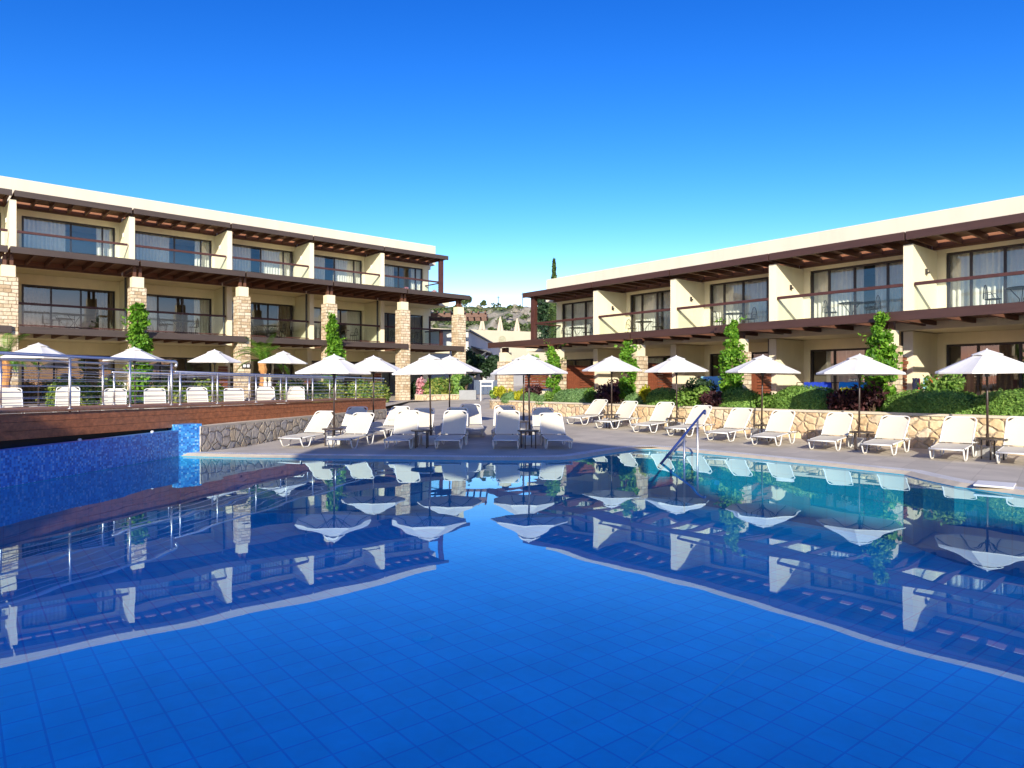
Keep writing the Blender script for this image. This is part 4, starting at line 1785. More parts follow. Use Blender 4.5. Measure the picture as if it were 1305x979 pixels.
# ------------------------------------------------------------------ loungers
def make_lounger(back=45):
    e = empty('sun_lounger', (0, 0, 0), 0, 'x', 'sun lounger')
    w = .31
    hz = .30
    by, bz = 1.08, .315            # hinge
    ba = R(back)
    bl = .80
    ty, tz = by + bl * math.cos(ba), bz + bl * math.sin(ba)
    q = MB()
    # side rails and foot bar
    for s in (-1, 1):
        q.tube([(s * w, .0, .25), (s * w, .5, .275), (s * w, 1.08, .30), (s * w, 1.80, .30)], .0165, 8)
    q.tube([(-w, .0, .25), (w, .0, .25)], .0165, 8)
    q.tube([(-w, 1.80, .30), (w, 1.80, .30)], .0165, 8)
    q.build('frame', M['lframe'], e, smooth=True)
    # seat sling: slightly hollow
    q = MB()
    ny, nx = 10, 6
    P = []
    for j in range(ny + 1):
        y = .02 + (by - .02) * j / ny
        for i in range(nx + 1):
            x = -w + .012 + (2 * w - .024) * i / nx
            z = .265 + .045 * j / ny - .022 * math.sin(math.pi * i / nx) * math.sin(math.pi * j / ny)
            P.append((x, y, z))
    q.add(P, [(j * (nx + 1) + i, j * (nx + 1) + i + 1, (j + 1) * (nx + 1) + i + 1, (j + 1) * (nx + 1) + i) for j in range(ny) for i in range(nx)])
    q.build('seat', M['sling'], e, smooth=True)
    # back: rounded tube frame, sling with cut corners, black patches standing for the dark see-through corners
    q = MB()
    cu = Vector((0, math.cos(ba), math.sin(ba)))
    cn = Vector((0, -math.sin(ba), math.cos(ba)))
    hb = Vector((0, by, bz))

    def bp(x, v, n=0):
        return hb + Vector((x, 0, 0)) + cu * v + cn * n
    path = [bp(-w, .0), bp(-w, bl - .12)]
    for k in range(1, 5):
        a_ = k * R(22.5)
        path.append(bp(-w + .10 * (1 - math.cos(a_)), bl - .10 + .10 * math.sin(a_)))
    for k in range(0, 5):
        a_ = k * R(22.5)
        path.append(bp(w - .10 + .10 * math.sin(a_), bl - .10 + .10 * math.cos(a_)))
    path.append(bp(w, .0))
    q.tube(path, .0165, 8)
    q.build('back_frame', M['lframe'], e, smooth=True)
    q = MB()
    V, Fc = [], []
    rows = [(.02, w - .012), (.2, w - .012), (.4, w - .012), (.58, w - .012), (bl - .15, w - .012), (bl - .012, w - .15)]
    for v, ww in rows:
        for i in range(nx + 1):
            V.append(bp(-ww + 2 * ww * i / nx, v, .004 - .03 * math.sin(math.pi * i / nx) * math.sin(math.pi * min(1, v / bl))))
    Fc = [(j * (nx + 1) + i, j * (nx + 1) + i + 1, (j + 1) * (nx + 1) + i + 1, (j + 1) * (nx + 1) + i) for j in range(len(rows) - 1) for i in range(nx)]
    q.add(V, Fc)
    bk = q.build('backrest', M['sling'], e, smooth=True)
    for s in (-1, 1):
        q = MB()
        c = [bp(s * (w - .03), bl - .135, -.006), bp(s * (w - .13), bl - .035, -.006), bp(s * (w - .055), bl - .045, -.006)]
        q.add([p + cn * .0 for p in c] + [p + cn * .006 for p in c], [(0, 1, 2), (5, 4, 3), (0, 3, 4, 1), (1, 4, 5, 2), (2, 5, 3, 0)])
        q.build('corner_gap_patch', M['blackbit'], bk, recalc=True)
    # U-shaped legs
    for s in (-1, 1):
        for y0, zt in ((.06, .255), (1.10, .30)):
            q = MB()
            q.tube([(s * w, y0, zt), (s * w, y0 + .10, .07), (s * w, y0 + .14, .028), (s * w, y0 + .20, .017), (s * w, y0 + .30, .017),
                    (s * w, y0 + .36, .028), (s * w, y0 + .40, .07), (s * w, y0 + .50, zt + .01)], .0165, 8)
            q.build('leg', M['lframe'], e, smooth=True)
    # prop of the backrest, dark joint blocks
    for s in (-1, 1):
        q = MB()
        q.tube([bp(s * (w - .03), .45, -.02), (s * (w - .03), 1.68, .315)], .010, 6)
        q.build('back_prop', M['lframe'], e, smooth=True)
    for s in (-1, 1):
        for yy, zz in ((by, .305), (.10, .255)):
            q = MB()
            q.obox((s * w, yy, zz), (.042, .05, .045))
            q.build('hinge_block', M['blackbit'], e)
    return e


LPS = [make_lounger(b_) for b_ in (45, 42, 49)]
n0 = [0]
lrnd = random.Random(5)


def lounger(x, y, head, z, lab, gr):
    """head: compass of the foot-to-head direction in degrees from +X"""
    LP = LPS[n0[0]] if n0[0] < 3 else lrnd.choice(LPS)
    o = LP if n0[0] < 3 else copy_tree(LP)
    n0[0] += 1
    head += lrnd.uniform(-2.5, 2.5)
    hr_ = R(head)
    o.location = (x, y, z)
    o.rotation_euler = (0, 0, hr_ - math.pi / 2)
    tag(o, lab, 'sun lounger', gr)
    return o


cg = 'loungers in the middle of the deck'
for x, y, hd, lab in (
        (-5.72, 17.45, 70, 'cream lounger farthest left in the front row, beside the rubble wall'),
        (-4.38, 17.15, 78, 'cream lounger in the front row under the leftmost front umbrella, second from the rubble wall'),
        (-2.88, 17.0, 86, 'cream lounger left of the small dark table, its seat in shade'),
        (-1.62, 17.0, 86, 'cream lounger right of the small dark table, nearly all in shade'),
        (-.17, 17.0, 90, 'cream lounger left of the pair of poles, front one of two in line'),
        (1.20, 17.0, 94, 'cream lounger right of the pair of poles, front one of two in line'),
        (-4.90, 19.2, 82, 'cream lounger peeking over the second front lounger from the rubble wall'),
        (-3.95, 19.4, 72, 'cream lounger behind the rear left umbrella pole, second row'),
        (-2.66, 19.0, 88, 'cream lounger behind the small dark table, second row'),
        (-1.60, 19.3, 92, 'cream lounger peeking over the mostly shaded front lounger'),
        (-1.12, 19.9, 98, 'cream lounger standing alone at the right end of the overlapping second row pair'),
        (-.26, 19.2, 90, 'cream lounger left of the pair of poles, rear one of two in line'),
        (.95, 19.2, 92, 'cream lounger right of the pair of poles, rear one of two in line')):
    lounger(x, y, hd, deck_h(y + .9) - .012, lab, cg)
rg = 'row of loungers along the planter wall'
rl = ['cream lounger by the dark patch of the planter wall, farthest of the wall row',
      'cream lounger left of the farthest wall row umbrella pole',
      'cream lounger right of the farthest wall row umbrella pole',
      'cream lounger behind the foot of the pool handrail',
      'cream lounger just right of the pool handrail posts',
      'cream lounger left of the tall rounded hedge, beside an umbrella pole and table',
      'cream lounger under the tall rounded hedge, left of a small table',
      'cream lounger in front of the burgundy bushes, right of a small table',
      'cream lounger in front of the long hedge, left of the last umbrella',
      'cream lounger cut by the right picture edge beside the last umbrella']
for (x, y), lab in zip(((2.3, 24.0), (3.13, 22.5), (4.13, 21.25), (4.96, 20.2), (5.80, 19.0), (6.70, 17.95), (7.75, 16.9), (8.52, 15.85), (9.40, 14.7), (10.25, 13.85)), rl):
    hd = 47
    hx, hy = math.cos(R(hd)), math.sin(R(hd))
    lounger(x - hx * .3, y - hy * .3, hd, deck_h(y + .5), lab, rg)
tl = 'loungers on the left terrace behind the railings'
for xp, Y, hd, lab in ((15, 20.8, 126, 'cream lounger back on the terrace cut by the left picture edge'),
                       (85, 21.6, 122, 'cream lounger back behind the tall railing under the leftmost terrace umbrella'),
                       (146, 22.4, 119, 'cream lounger back behind the third thick railing post, below white chairs'),
                       (197, 22.8, 119, 'cream lounger back just left of the end of the tall railing'),
                       (250, 23.4, 121, 'cream lounger back left of the umbrella by the number plaque'),
                       (297, 23.8, 116, 'cream lounger back in front of the pillar with the number plaque'),
                       (338, 24.2, 115, 'cream lounger back below the white bollards'),
                       (377, 24.6, 108, 'cream lounger back on the terrace half hidden by the near left umbrella')):
    x = (xp - 652.5) / F * Y
    lounger(x - 1.5 * math.cos(R(hd)), Y - 1.5 * math.sin(R(hd)), hd, TZ, lab, tl)


# ------------------------------------------------------------------ side tables and balcony furniture
def make_table():
    e = empty('side_table', (0, 0, 0), 0, 'x', 'side table')
    q = MB()
    q.prism([(.26 * math.cos(R(a)) * (1.08 if a % 90 else 1), .26 * math.sin(R(a)) * (1.08 if a % 90 else 1)) for a in range(0, 360, 15)], .43, .46)
    q.build('table_top', M['tablebr'], e)
    for a in (45, 135, 225, 315):
        q = MB()
        q.tube([(.20 * math.cos(R(a)), .20 * math.sin(R(a)), 0), (.20 * math.cos(R(a)), .20 * math.sin(R(a)), .43)], .016, 8)
        q.build('leg', M['tablebr'], e)
    return e


TP = make_table()
for i, (x, y, lab) in enumerate(((-2.32, 17.55, 'small dark table round the pole between the two shaded front loungers'),
                                 (.42, 17.45, 'small dark table at the foot of the pair of umbrella poles'),
                                 (.22, 20.3, 'small dark table between the two rear loungers of the pair of poles'),
                                 (-4.75, 18.1, 'small dark table beside the leftmost front umbrella pole'),
                                 (-3.60, 20.9, 'small dark table near the rear left umbrella pole'),
                                 (3.35, 22.9, 'small dark table by the farthest wall row umbrella'),
                                 (5.15, 21.5, 'small dark table by the umbrella behind the pool handrail'),
                                 (7.10, 19.15, 'small dark table by the umbrella left of the tall rounded hedge'),
                                 (8.68, 16.95, 'small dark table by the umbrella at the burgundy bushes'),
                                 (10.45, 14.85, 'small dark table by the umbrella nearest the right edge'))):
    o = TP if i == 0 else copy_tree(TP)
    o.location = (x, y, deck_h(y))
    o.rotation_euler = (0, 0, R(20 * i))
    tag(o, lab, 'side table', 'small tables between the loungers')


def make_bistro():
    e = empty('balcony_table', (0, 0, 0), 0, 'x', 'table')
    q = MB()
    q.lathe([(.40, .70), (.41, .715), (.40, .73)], 20)
    q.build('table_top', M['iron'], e)
    for k in range(3):
        a = k * R(120)
        ca, sa = math.cos(a), math.sin(a)
        q = MB()
        q.tube([(.30 * ca, .30 * sa, .70), (.06 * ca, .06 * sa, .40), (.05 * ca, .05 * sa, .33), (.30 * ca, .30 * sa, .012)], .013, 6)
        q.build('leg', M['iron'], e)
    return e


def make_chair():
    e = empty('balcony_chair', (0, 0, 0), 0, 'x', 'chair')
    q = MB()
    q.lathe([(.21, .43), (.22, .44), (.21, .455)], 16)
    q.build('seat', M['iron'], e)
    for a in (45, 135, 225, 315):
        ca, sa = math.cos(R(a)), math.sin(R(a))
        q = MB()
        q.tube([(.17 * ca, .17 * sa, .43), (.22 * ca, .22 * sa, .012)], .011, 6)
        q.build('leg', M['iron'], e)
    q = MB()
    arch = [(.21 * math.cos(t) * 1.0, .20, .44 + .46 * math.sin(t)) for t in [k * math.pi / 12 for k in range(13)]]
    q.tube(arch, .012, 6)
    for k in range(-2, 3):
        x = k * .07
        q.tube([(x, .20, .45), (x, .20, .44 + .46 * math.sqrt(max(0, 1 - (x / .21) ** 2)))], .006, 5)
    q.tube([(.21, .20, .62), (.24, .0, .64), (.20, -.1, .45)], .010, 6)
    q.tube([(-.21, .20, .62), (-.24, .0, .64), (-.20, -.1, .45)], .010, 6)
    q.build('backrest', M['iron'], e)
    return e


BT, BC = make_bistro(), make_chair()
btn = [0]


def bistro(pos, ang, lab, clabs, gr):
    t = BT if btn[0] == 0 else copy_tree(BT)
    t.location = pos
    tag(t, lab, 'table', gr + ' tables')
    for k, cl in enumerate(clabs):
        c = BC if btn[0] == 0 and k == 0 else copy_tree(BC)
        s = (-1, 1)[k % 2]
        d = Vector((math.cos(ang), math.sin(ang), 0)) * s * .72
        c.location = Vector(pos) + d
        c.rotation_euler = (0, 0, math.atan2(d.y, d.x) - math.pi / 2)
        tag(c, cl, 'chair', gr + ' chairs')
    btn[0] += 1


desc = {0: 'end balcony', 1: 'second balcony from the end', 2: 'third balcony from the end', 3: 'fourth balcony from the end', 4: 'balcony at the right picture edge'}
xsR = [-25.0, -20.6, -15.9, -11.2, -6.2]
for k, x in enumerate(xsR):
    p = Rw(x, 24.6, 3.82)
    bistro(p, RA, 'iron table on the %s of the right wing' % desc[k],
           ['iron chair left of the table, %s of the right wing' % desc[k], 'iron chair right of the table, %s of the right wing' % desc[k]], 'upper right wing balcony')
p = Rw(-14.9, 22.2, .81)
bistro(p, RA, 'black iron table on the ground terrace behind the low burgundy shrub', ['black iron chair left of the terrace table behind the low burgundy shrub', 'black iron chair right of the terrace table behind the low burgundy shrub'], 'ground terrace')
descL = ['first full balcony from left', 'second balcony behind the climber', 'third balcony from the left edge', 'fourth balcony', 'fifth balcony', 'last balcony']
for k, x in enumerate((5.7, 10.2, 14.8, 19.3, 23.6)):
    p = Lw(x, 37.2, 4.15)
    bistro(p, LA, 'iron table on the middle floor, left wing, %s' % descL[k],
           ['iron chair left of table, left wing middle floor, %s' % descL[k], 'iron chair right of table, left wing middle floor, %s' % descL[k]], 'middle floor left wing balcony')

# flowers on balconies
for (x, z, lab) in ((7.35, 7.25, 'pink flowers behind the glass of the second top floor balcony from the left'), (23.4, 7.25, 'pink flowers on the last top floor balcony of the left wing'), (25.5, 7.25, 'pink flowers by the corner post of the top floor')):
    loose_shrub('flower_pot', lab, 'flowers', Lw(x, 36.7, z), .22, .55, M['pinkfl'], 160, .08, int(x * 7), 'pink flowers on the left wing balconies', 5)
loose_shrub('flowering_bush', 'pink flowering bush at the foot of the pillar with the second number plaque', 'flowers', Lpos(536, 33.4, .7), .6, 1.25, M['pinkfl'], 420, .10, 77, None, 7)
loose_shrub('shrub', 'dark shrub behind the pink flowering bush', 'shrub', Lpos(531, 34.0, .7), .7, 1.1, M['leaf_dark'], 900, .12, 78, None, 7)

# towels and clothes
q = MB()
P, fs = [], []
for j, (y, z) in enumerate(((0, .35), (.0, .75), (.03, .93), (.09, .93), (.12, .72))):
    for i in range(9):
        P.append((-.45 + .9 * i / 8, y + .015 * math.sin(i * 1.7 + j), z + .01 * math.sin(i * 2.3)))
for j in range(4):
    for i in range(8):
        fs.append((j * 9 + i, j * 9 + i + 1, (j + 1) * 9 + i + 1, (j + 1) * 9 + i))
q.add(P, fs)
tw = q.build('beach_towel', M['blue'], smooth=True)
tw.location = Rw(-10.9, 21.55, .80)
tw.rotation_euler = (0, 0, RA)
tag(tw, 'royal blue towel hung on the terrace behind the burgundy bushes', 'towel')
for xx, mat_, lab, zz in ((-9.75, 'cyan', 'turquoise towel hung right of the royal blue towel', .80), (-14.9, 'paleblue', 'pale blue towel hung above the light leafy bush', 1.02)):
    t2 = tw.copy()
    t2.data = tw.data.copy()
    t2.data.materials.clear()
    t2.data.materials.append(M[mat_])
    C.objects.link(t2)
    t2.location = Rw(xx, 21.55, zz)
    tag(t2, lab, 'towel')
# rails that carry the towels
for x0, x1, z in ((-11.6, -9.1, 1.715), (-15.5, -14.3, 1.935)):
    p0, p1 = Rw(x0, 21.61), Rw(x1, 21.61)
    e = empty('towel_rail', (p0.x, p0.y, .805), 0, 'thin dark rail carrying the %s on the right wing terrace' % ('blue and turquoise towels' if x0 > -13 else 'pale blue towel'), 'towel rail')
    o3 = (p0.x, p0.y, .805)
    q = MB(o3)
    q.tube([(p0.x, p0.y, z), (p1.x, p1.y, z)], .014, 6)
    q.build('bar', M['iron'], e)
    for p in (p0, p1):
        q = MB(o3)
        q.tube([(p.x, p.y, .805), (p.x, p.y, z)], .014, 6)
        q.build('post', M['iron'], e)
# drying rack with clothes
p = Rw(-7.35, 21.2)
e = empty('clothes_rack', (p.x, p.y, .805), RA, 'white folding clothes rack against the sunlit wall of the right wing', 'clothes rack')
q = MB()
for s in (-1, 1):
    q.tube([(s * .5, -.25, 0), (s * .5, .12, 1.02)], .011, 6)
    q.tube([(s * .5, .25, 0), (s * .5, -.12, 1.02)], .011, 6)
for y in (-.12, 0, .12):
    q.tube([(-.5, y, 1.02), (.5, y, 1.02)], .008, 6)
q.build('frame', M['white'], e)


def garment(x, w, L, m, lab, y=-.135):
    q = MB()
    P, fs = [], []
    for j in range(6):
        for i in range(5):
            P.append((-w / 2 + w * i / 4 * (1 - .04 * j) + .01 * math.sin(j * 2 + i), .018 * math.sin(i * 2.4 + j * .7), -L * j / 5))
    for j in range(5):
        for i in range(4):
            fs.append((j * 5 + i, j * 5 + i + 1, (j + 1) * 5 + i + 1, (j + 1) * 5 + i))
    q.add(P, fs)
    o = q.build('hanging_garment', M[m], smooth=True)
    wp = Rex * x + Rey * y
    o.location = (p.x + wp.x, p.y + wp.y, .805 + 1.035)
    o.rotation_euler = (0, 0, RA)
    return tag(o, lab, 'clothes', 'clothes drying on the rack')


garment(-.43, .20, .38, 'navycloth', 'black garment hung at the left end of the clothes rack')
garment(-.42, .14, .92, 'redcloth', 'long red garment hung behind the black one on the clothes rack', -.02)
garment(-.18, .14, .30, 'paleblue', 'pale blue garment hung on the clothes rack')
garment(.02, .22, .42, 'orangecloth', 'orange garment hung in the middle of the clothes rack')
garment(.27, .22, .33, 'navycloth', 'navy garment hung right of the orange one')

# white bollards and dining chairs on the left terrace
for xp, lab in ((338.2, 'white bollard with cream cap, left of a pair under the palm'), (343.8, 'white bollard with cream cap, right of a pair under the palm')):
    p = Lpos(xp, 29.6, TZ)
    e = empty('white_bollard', p, 0, lab, 'bollard', 'pair of white bollards under the palm')
    MB().lathe([(.075, 0), (.08, .9), (.075, 1.12)], 12).build('shaft', M['white'], e, smooth=True)
    MB().lathe([(.055, 1.121), (.05, 1.2), (.085, 1.26), (.085, 1.40), (.03, 1.47)], 12).build('cap', M['cap'], e, smooth=True)
for k, (xp, lab) in enumerate(((139, 'white dining chair on the ground terrace, left of three by the first climber'), (147, 'white dining chair on the ground terrace, middle of three by the first climber'), (155, 'white dining chair on the ground terrace, right of three by the first climber'))):
    p = Lpos(xp, 32.6, .70)
    e = empty('dining_chair', p, LA, lab, 'chair', 'white dining chairs on the ground terrace')
    q = MB()
    q.box(-.2, .2, -.2, .2, .43, .46)
    q.build('seat', M['white'], e)
    q = MB()
    for i in range(4):
        q.box(-.2 + i * .11, -.2 + i * .11 + .06, .17, .2, .46, .95)
    q.box(-.2, .2, .165, .205, .95, 1.02)
    q.build('backrest', M['white'], e)
    for sx in (-.18, .18):
        for sy in (-.18, .18):
            q = MB()
            q.box(sx - .018, sx + .018, sy - .018, sy + .018, 0, .43)
            q.build('leg', M['white'], e)

# ------------------------------------------------------------------ far end of the deck and the buildings behind
# planter and shrubs at the foot of the left wing's last bay
p0, p1 = Lpos(540, 32.2, .5), Lpos(592, 32.2, .5)
d = (p1 - p0).normalized()
pl = [(p0.x, p0.y), (p1.x, p1.y)]
wall_line([(p0.x, p0.y), ((p0.x + p1.x) / 2, (p0.y + p1.y) / 2), (p1.x, p1.y)], .9, lambda y: .4, 1.02, 'stone_planter', M['planter_wall'], 'low stone planter at the foot of the last left wing bay', 'planter', M['coping'], .05)
for x0, x1, H, m, lab in ((543, 576, .95, 'leaf_two', 'leafy hedge in the stone planter at the last left wing bay'), (574, 593, 1.25, 'leaf_hedge', 'rounded green bush at the right end of the stone planter')):
    a, b = Lpos(x0, 32.7, 1.05), Lpos(x1, 32.7, 1.05)
    shrub('shrub', lab, 'shrub', (a + b) / 2, (b - a).length, .8, H, LA, M[m], .10, 260, int(x0), .4, None, .08)
a = px(596, 505, 40)
q = MB((a.x, a.y, .7))
q.obox((a.x, a.y + .2, 1.0), (1.0, .5, .62))
o = q.build('planter_box', M['greybox'], bevel=.02)
o.location = (a.x, a.y, .7)
tag(o, 'pale grey planter box right of the last left wing pillar', 'planter')
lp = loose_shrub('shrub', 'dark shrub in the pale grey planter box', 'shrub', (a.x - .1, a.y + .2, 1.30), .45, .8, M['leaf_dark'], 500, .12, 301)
# white frame gate and navy panels in the passage
p = px(620, 514, 38.6)
e = empty('gate_frame', (p.x, p.y, deck_h(38.6)), R(8), 'white metal frame standing in the passage between the two wings', 'gate frame')
q = MB()
q.box(-.36, -.30, -.03, .03, 0, 1.05)
q.box(.30, .36, -.03, .03, 0, 1.05)
q.box(-.36, .36, -.035, .035, 1.05, 1.12)
q.box(-.30, .30, -.02, .02, .82, .88)
q.build('frame', M['white'], e, bevel=.006)
q = MB()
q.box(-.42, .42, -.1, .35, 1.121, 1.16)
q.build('top_board', M['white'], e)
p = px(616, 505, 46)
q = MB()
for k in range(8):
    q.box(-1.1 + k * .28, -1.1 + k * .28 + .26, -.03, .03, .02, .98)
q.box(-1.12, 1.14, .031, .07, .2, .3)
q.box(-1.12, 1.14, .031, .07, .7, .8)
o = q.build('navy_gate', M['blueppaint'])
o.location = (p.x, p.y, deck_h(46))
tag(o, 'low navy boarded gate behind the white frame', 'gate')

# cream retaining wall with a round plaque, gabled house, pergola
rw = empty('retaining_wall', (1, 84, 1.5), 0, 'tall sunlit cream retaining wall behind the passage, with a round plaque', 'wall')
off = (1, 84, 1.5)
q = MB(off)
q.add([(-14, 84.6, 0), (24, 84.0, 0), (24, 84.0, 7.3), (-14, 84.6, 8.75), (-14, 85.1, 0), (24, 84.5, 0), (24, 84.5, 7.3), (-14, 85.1, 8.75)],
      [(0, 1, 2, 3), (5, 4, 7, 6), (3, 2, 6, 7), (1, 5, 6, 2), (4, 0, 3, 7)])
q.build('wall_face', M['farwall'], rw, recalc=True)
q = MB()
q.lathe([(.44, 0), (.44, .05), (.34, .06), (.28, .04), (.07, .09)], 20)
o = q.build('round_plaque', M['plaquestone'], rw)
pp = px(640, 433, 84.3)
o.location = (pp.x - 1, 84.36 - 84, pp.z - 1.5)
o.rotation_euler = (R(90), 0, 0)

hs_ = empty('flat_house', (-4.5, 54, .9), 0, 'pale grey house in shade behind the last left wing pillar', 'house')
off = (-4.5, 54, .9)
q = MB(off)
q.prism([(-9.5, 54), (-3.45, 54), (-1.35, 80), (-9.5, 80)], 0, 5.85)
q.build('wall', M['greywall'], hs_, recalc=True)
q = MB(off)
q.prism([(-9.6, 53.8), (-3.30, 53.8), (-1.2, 80.2), (-9.6, 80.2)], 5.851, 5.98)
q.build('roof', M['roofgrey'], hs_)
q = MB(off)
q.beam((-3.40, 60, 4.75), (-1.7, 60, 4.25), 9.0, .10)
rf = q.build('porch_roof', M['roofgrey'], hs_)
for y in (55.7, 59.5, 63.5):
    q = MB(off)
    q.tube([(-3.30, y, 3.4), (-2.1, y, 4.28)], .06, 6)
    q.build('bracket', M['roofgrey'], rf)
q = MB(off)
q.beam((-3.22, 56.8, 2.9), (-3.12, 58.0, 2.9), .05, 1.5)
w_ = q.build('window', M['frame'], hs_)
q = MB(off)
q.beam((-3.18, 56.9, 2.9), (-3.10, 57.9, 2.9), .02, 1.3)
q.build('pane', M['pane'], w_)

# low grey wall at the back of the passage
q = MB()
q.box(0, 15.5, -.15, .15, 0, 2.7)
o = q.build('garden_wall', M['greywall'])
o.location = (-2.3, 57.0, 1.2)
o.rotation_euler = (0, 0, R(66))
tag(o, 'plain pale grey garden wall behind the dark trees of the passage', 'wall')

pg = empty('timber_pergola', (-3.6, 50, .9), 0, 'red brown timber pergola behind the last left wing pillar', 'pergola')
off = (-3.6, 50, .9)
q = MB(off)
zt = 6.85
q.box(-6.6, -1.85, 49.9, 50.05, zt - .28, zt)
q.box(-6.6, -1.85, 53.0, 53.15, zt - .28, zt)
for k in range(10):
    q.box(-6.5 + k * .5, -6.4 + k * .5, 49.6, 53.3, zt + .002, zt + .14)
q.build('beams', M['rafter'], pg)
for x, y in ((-6.4, 50), (-6.4, 53.07)):
    q = MB(off)
    q.box(x - .08, x + .08, y - .07, y + .07, 0, zt - .281)
    q.build('post', M['rafter'], pg)


def folded_umbrella(xp, ytop, ybot, Y, lab):
    a, b = px(xp, ytop, Y), px(xp, ybot, Y)
    e = empty('folded_umbrella', (b.x, b.y, b.z - 1.0), 0, lab, 'umbrella', 'folded beige umbrellas on the upper terrace')
    h = a.z - b.z
    q = MB()
    q.tube([(0, 0, 0), (0, 0, h + 1.05)], .03, 8)
    q.build('pole', M['pole'], e)
    q = MB()
    prof = [(.38, 1.0), (.35, 1.02), (.29, 1.0 + h * .25), (.22, 1.0 + h * .5), (.14, 1 + h * .75), (.05, 1 + h)]
    seg = 24
    P = []
    for r, z in prof:
        for k in range(seg):
            rr = r * (1 + .22 * math.cos(k * math.pi * 2 / 3.0))
            P.append((rr * math.cos(2 * math.pi * k / seg), rr * math.sin(2 * math.pi * k / seg), z))
    fs = []
    for i in range(len(prof) - 1):
        for k in range(seg):
            k2 = (k + 1) % seg
            fs.append((i * seg + k, i * seg + k2, (i + 1) * seg + k2, (i + 1) * seg + k))
    q.add(P, fs)
    q.build('folded_canopy', M['closed'], e)


folded_umbrella(614.5, 404.5, 421, 89, 'folded beige umbrella under the pergola end, leftmost of three above the cream wall')
folded_umbrella(637.5, 404, 423, 89, 'folded beige umbrella, middle of three above the cream wall')
folded_umbrella(659, 406, 424, 89, 'folded beige umbrella, rightmost of three above the cream wall')
q = MB()
q.box(-16, 22, -5, 12, -6.5, 0)
o = q.build('upper_terrace', M['terrain'])
o.location = (1, 90.2, 7.25)
tag(o, kind='structure')


# ------------------------------------------------------------------ trees
def small_tree(name, label, cat, pos, H, trunk, rx, ry, rz_, m, n, leaf, seed, group=None, limbs=6):
    rnd = random.Random(seed)
    e = empty(name, pos, 0, label, cat, group)
    q = MB()
    q.tube([(0, 0, -.3), (.03, .02, trunk * .5), (0, .03, trunk)], .1, 8, radii=[.14 * H / 4, .10 * H / 4, .08 * H / 4])
    cen = []
    for k in range(limbs):
        a = rnd.random() * 6.283
        c = Vector((rx * .65 * math.cos(a) * rnd.random() ** .5, ry * .65 * math.sin(a) * rnd.random() ** .5, trunk + (H - trunk) * (.15 + .7 * rnd.random())))
        q.tube([(0, .03, trunk * .9), Vector((c.x * .4, c.y * .4, trunk + (c.z - trunk) * .5)), c], .04, 6, radii=[.06 * H / 4, .04 * H / 4, .015 * H / 4])
        cen.append((c, (.35 + .3 * rnd.random())))
    q.build('trunk', M['trunk'], e)
    pts = []
    for c, s in cen:
        for _ in range(n // limbs):
            d = Vector((rnd.gauss(0, 1), rnd.gauss(0, 1), rnd.gauss(0, 1))).normalized() * (rnd.random() ** .4)
            pts.append((c + Vector((d.x * rx * s * 1.2, d.y * ry * s * 1.2, d.z * rz_ * s)), d + Vector((0, 0, .3))))
    V, Fc = leaf_quads(pts, leaf, rnd)
    mb = MB()
    mb.v = [tuple(v) for v in V]
    mb.f = Fc
    mb.build('crown', m, e, uv=False)
    return e


for k, (xp, yb, Y, H, rx, lab) in enumerate(((597, 508, 50, 3.0, .8, 'dark leafy tree against the shaded grey house, left of three in the passage'),
                                             (614, 500, 51.5, 2.7, .9, 'dark leafy tree against the shaded grey house, middle of three in the passage'),
                                             (632, 500, 51.5, 2.7, .9, 'dark leafy tree against the shaded wall, right of three in the passage'))):
    a = px(xp, yb, Y)
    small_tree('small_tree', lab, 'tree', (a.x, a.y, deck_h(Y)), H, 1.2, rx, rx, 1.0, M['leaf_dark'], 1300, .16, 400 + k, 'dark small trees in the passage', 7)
# shrub along the cream wall and behind the end pillar of the right wing
for k, (xp, Y, r, H, m, lab) in enumerate(((676, 52, 1.1, 3.6, 'leaf_light', 'light green shrub behind the rear umbrella, against the cream wall'), (690, 50, 1.0, 3.2, 'leaf_hedge', 'green shrub beside the second right wing pillar, against the cream wall'), (630, 37.5, .35, .9, 'leaf_light', 'small light green plant left of the end pillar of the right wing'))):
    a = px(xp, 500, Y)
    loose_shrub('shrub', lab, 'shrub', (a.x, a.y, deck_h(Y)), r, H, M[m], 700, .16 if Y > 40 else .09, 500 + k)


def cypress(label, pos, H, r, seed, n=5200, leaf=.16):
    rnd = random.Random(seed)
    e = empty('cypress_tree', pos, 0, label, 'cypress')
    q = MB()
    q.tube([(0, 0, -.5), (0, 0, H * .5), (0, 0, H * .95)], .1, 8, radii=[.18, .1, .02])
    q.build('trunk', M['trunk'], e)
    pts = []
    for _ in range(n):
        t = rnd.random() ** 1.15
        z = .6 + (H - .6) * t
        rr = r * min(1, (1 - t) * 2.2 + .10) * (.75 + .35 * mnoise.noise(Vector((z * 1.5, seed, 0)))) * (.35 + .65 * rnd.random() ** .5)
        a = rnd.random() * 6.283
        rr *= 1 + .25 * mnoise.noise(Vector((math.cos(a) * 1.5, math.sin(a) * 1.5, z * .9)))
        pts.append((Vector((rr * math.cos(a), rr * math.sin(a), z)), Vector((math.cos(a), math.sin(a), .5))))
    V, Fc = leaf_quads(pts, leaf, rnd, aspect=2.2)
    mb = MB()
    mb.v = [tuple(v) for v in V]
    mb.f = Fc
    mb.build('crown', M['leaf_cypress'], e, uv=False)


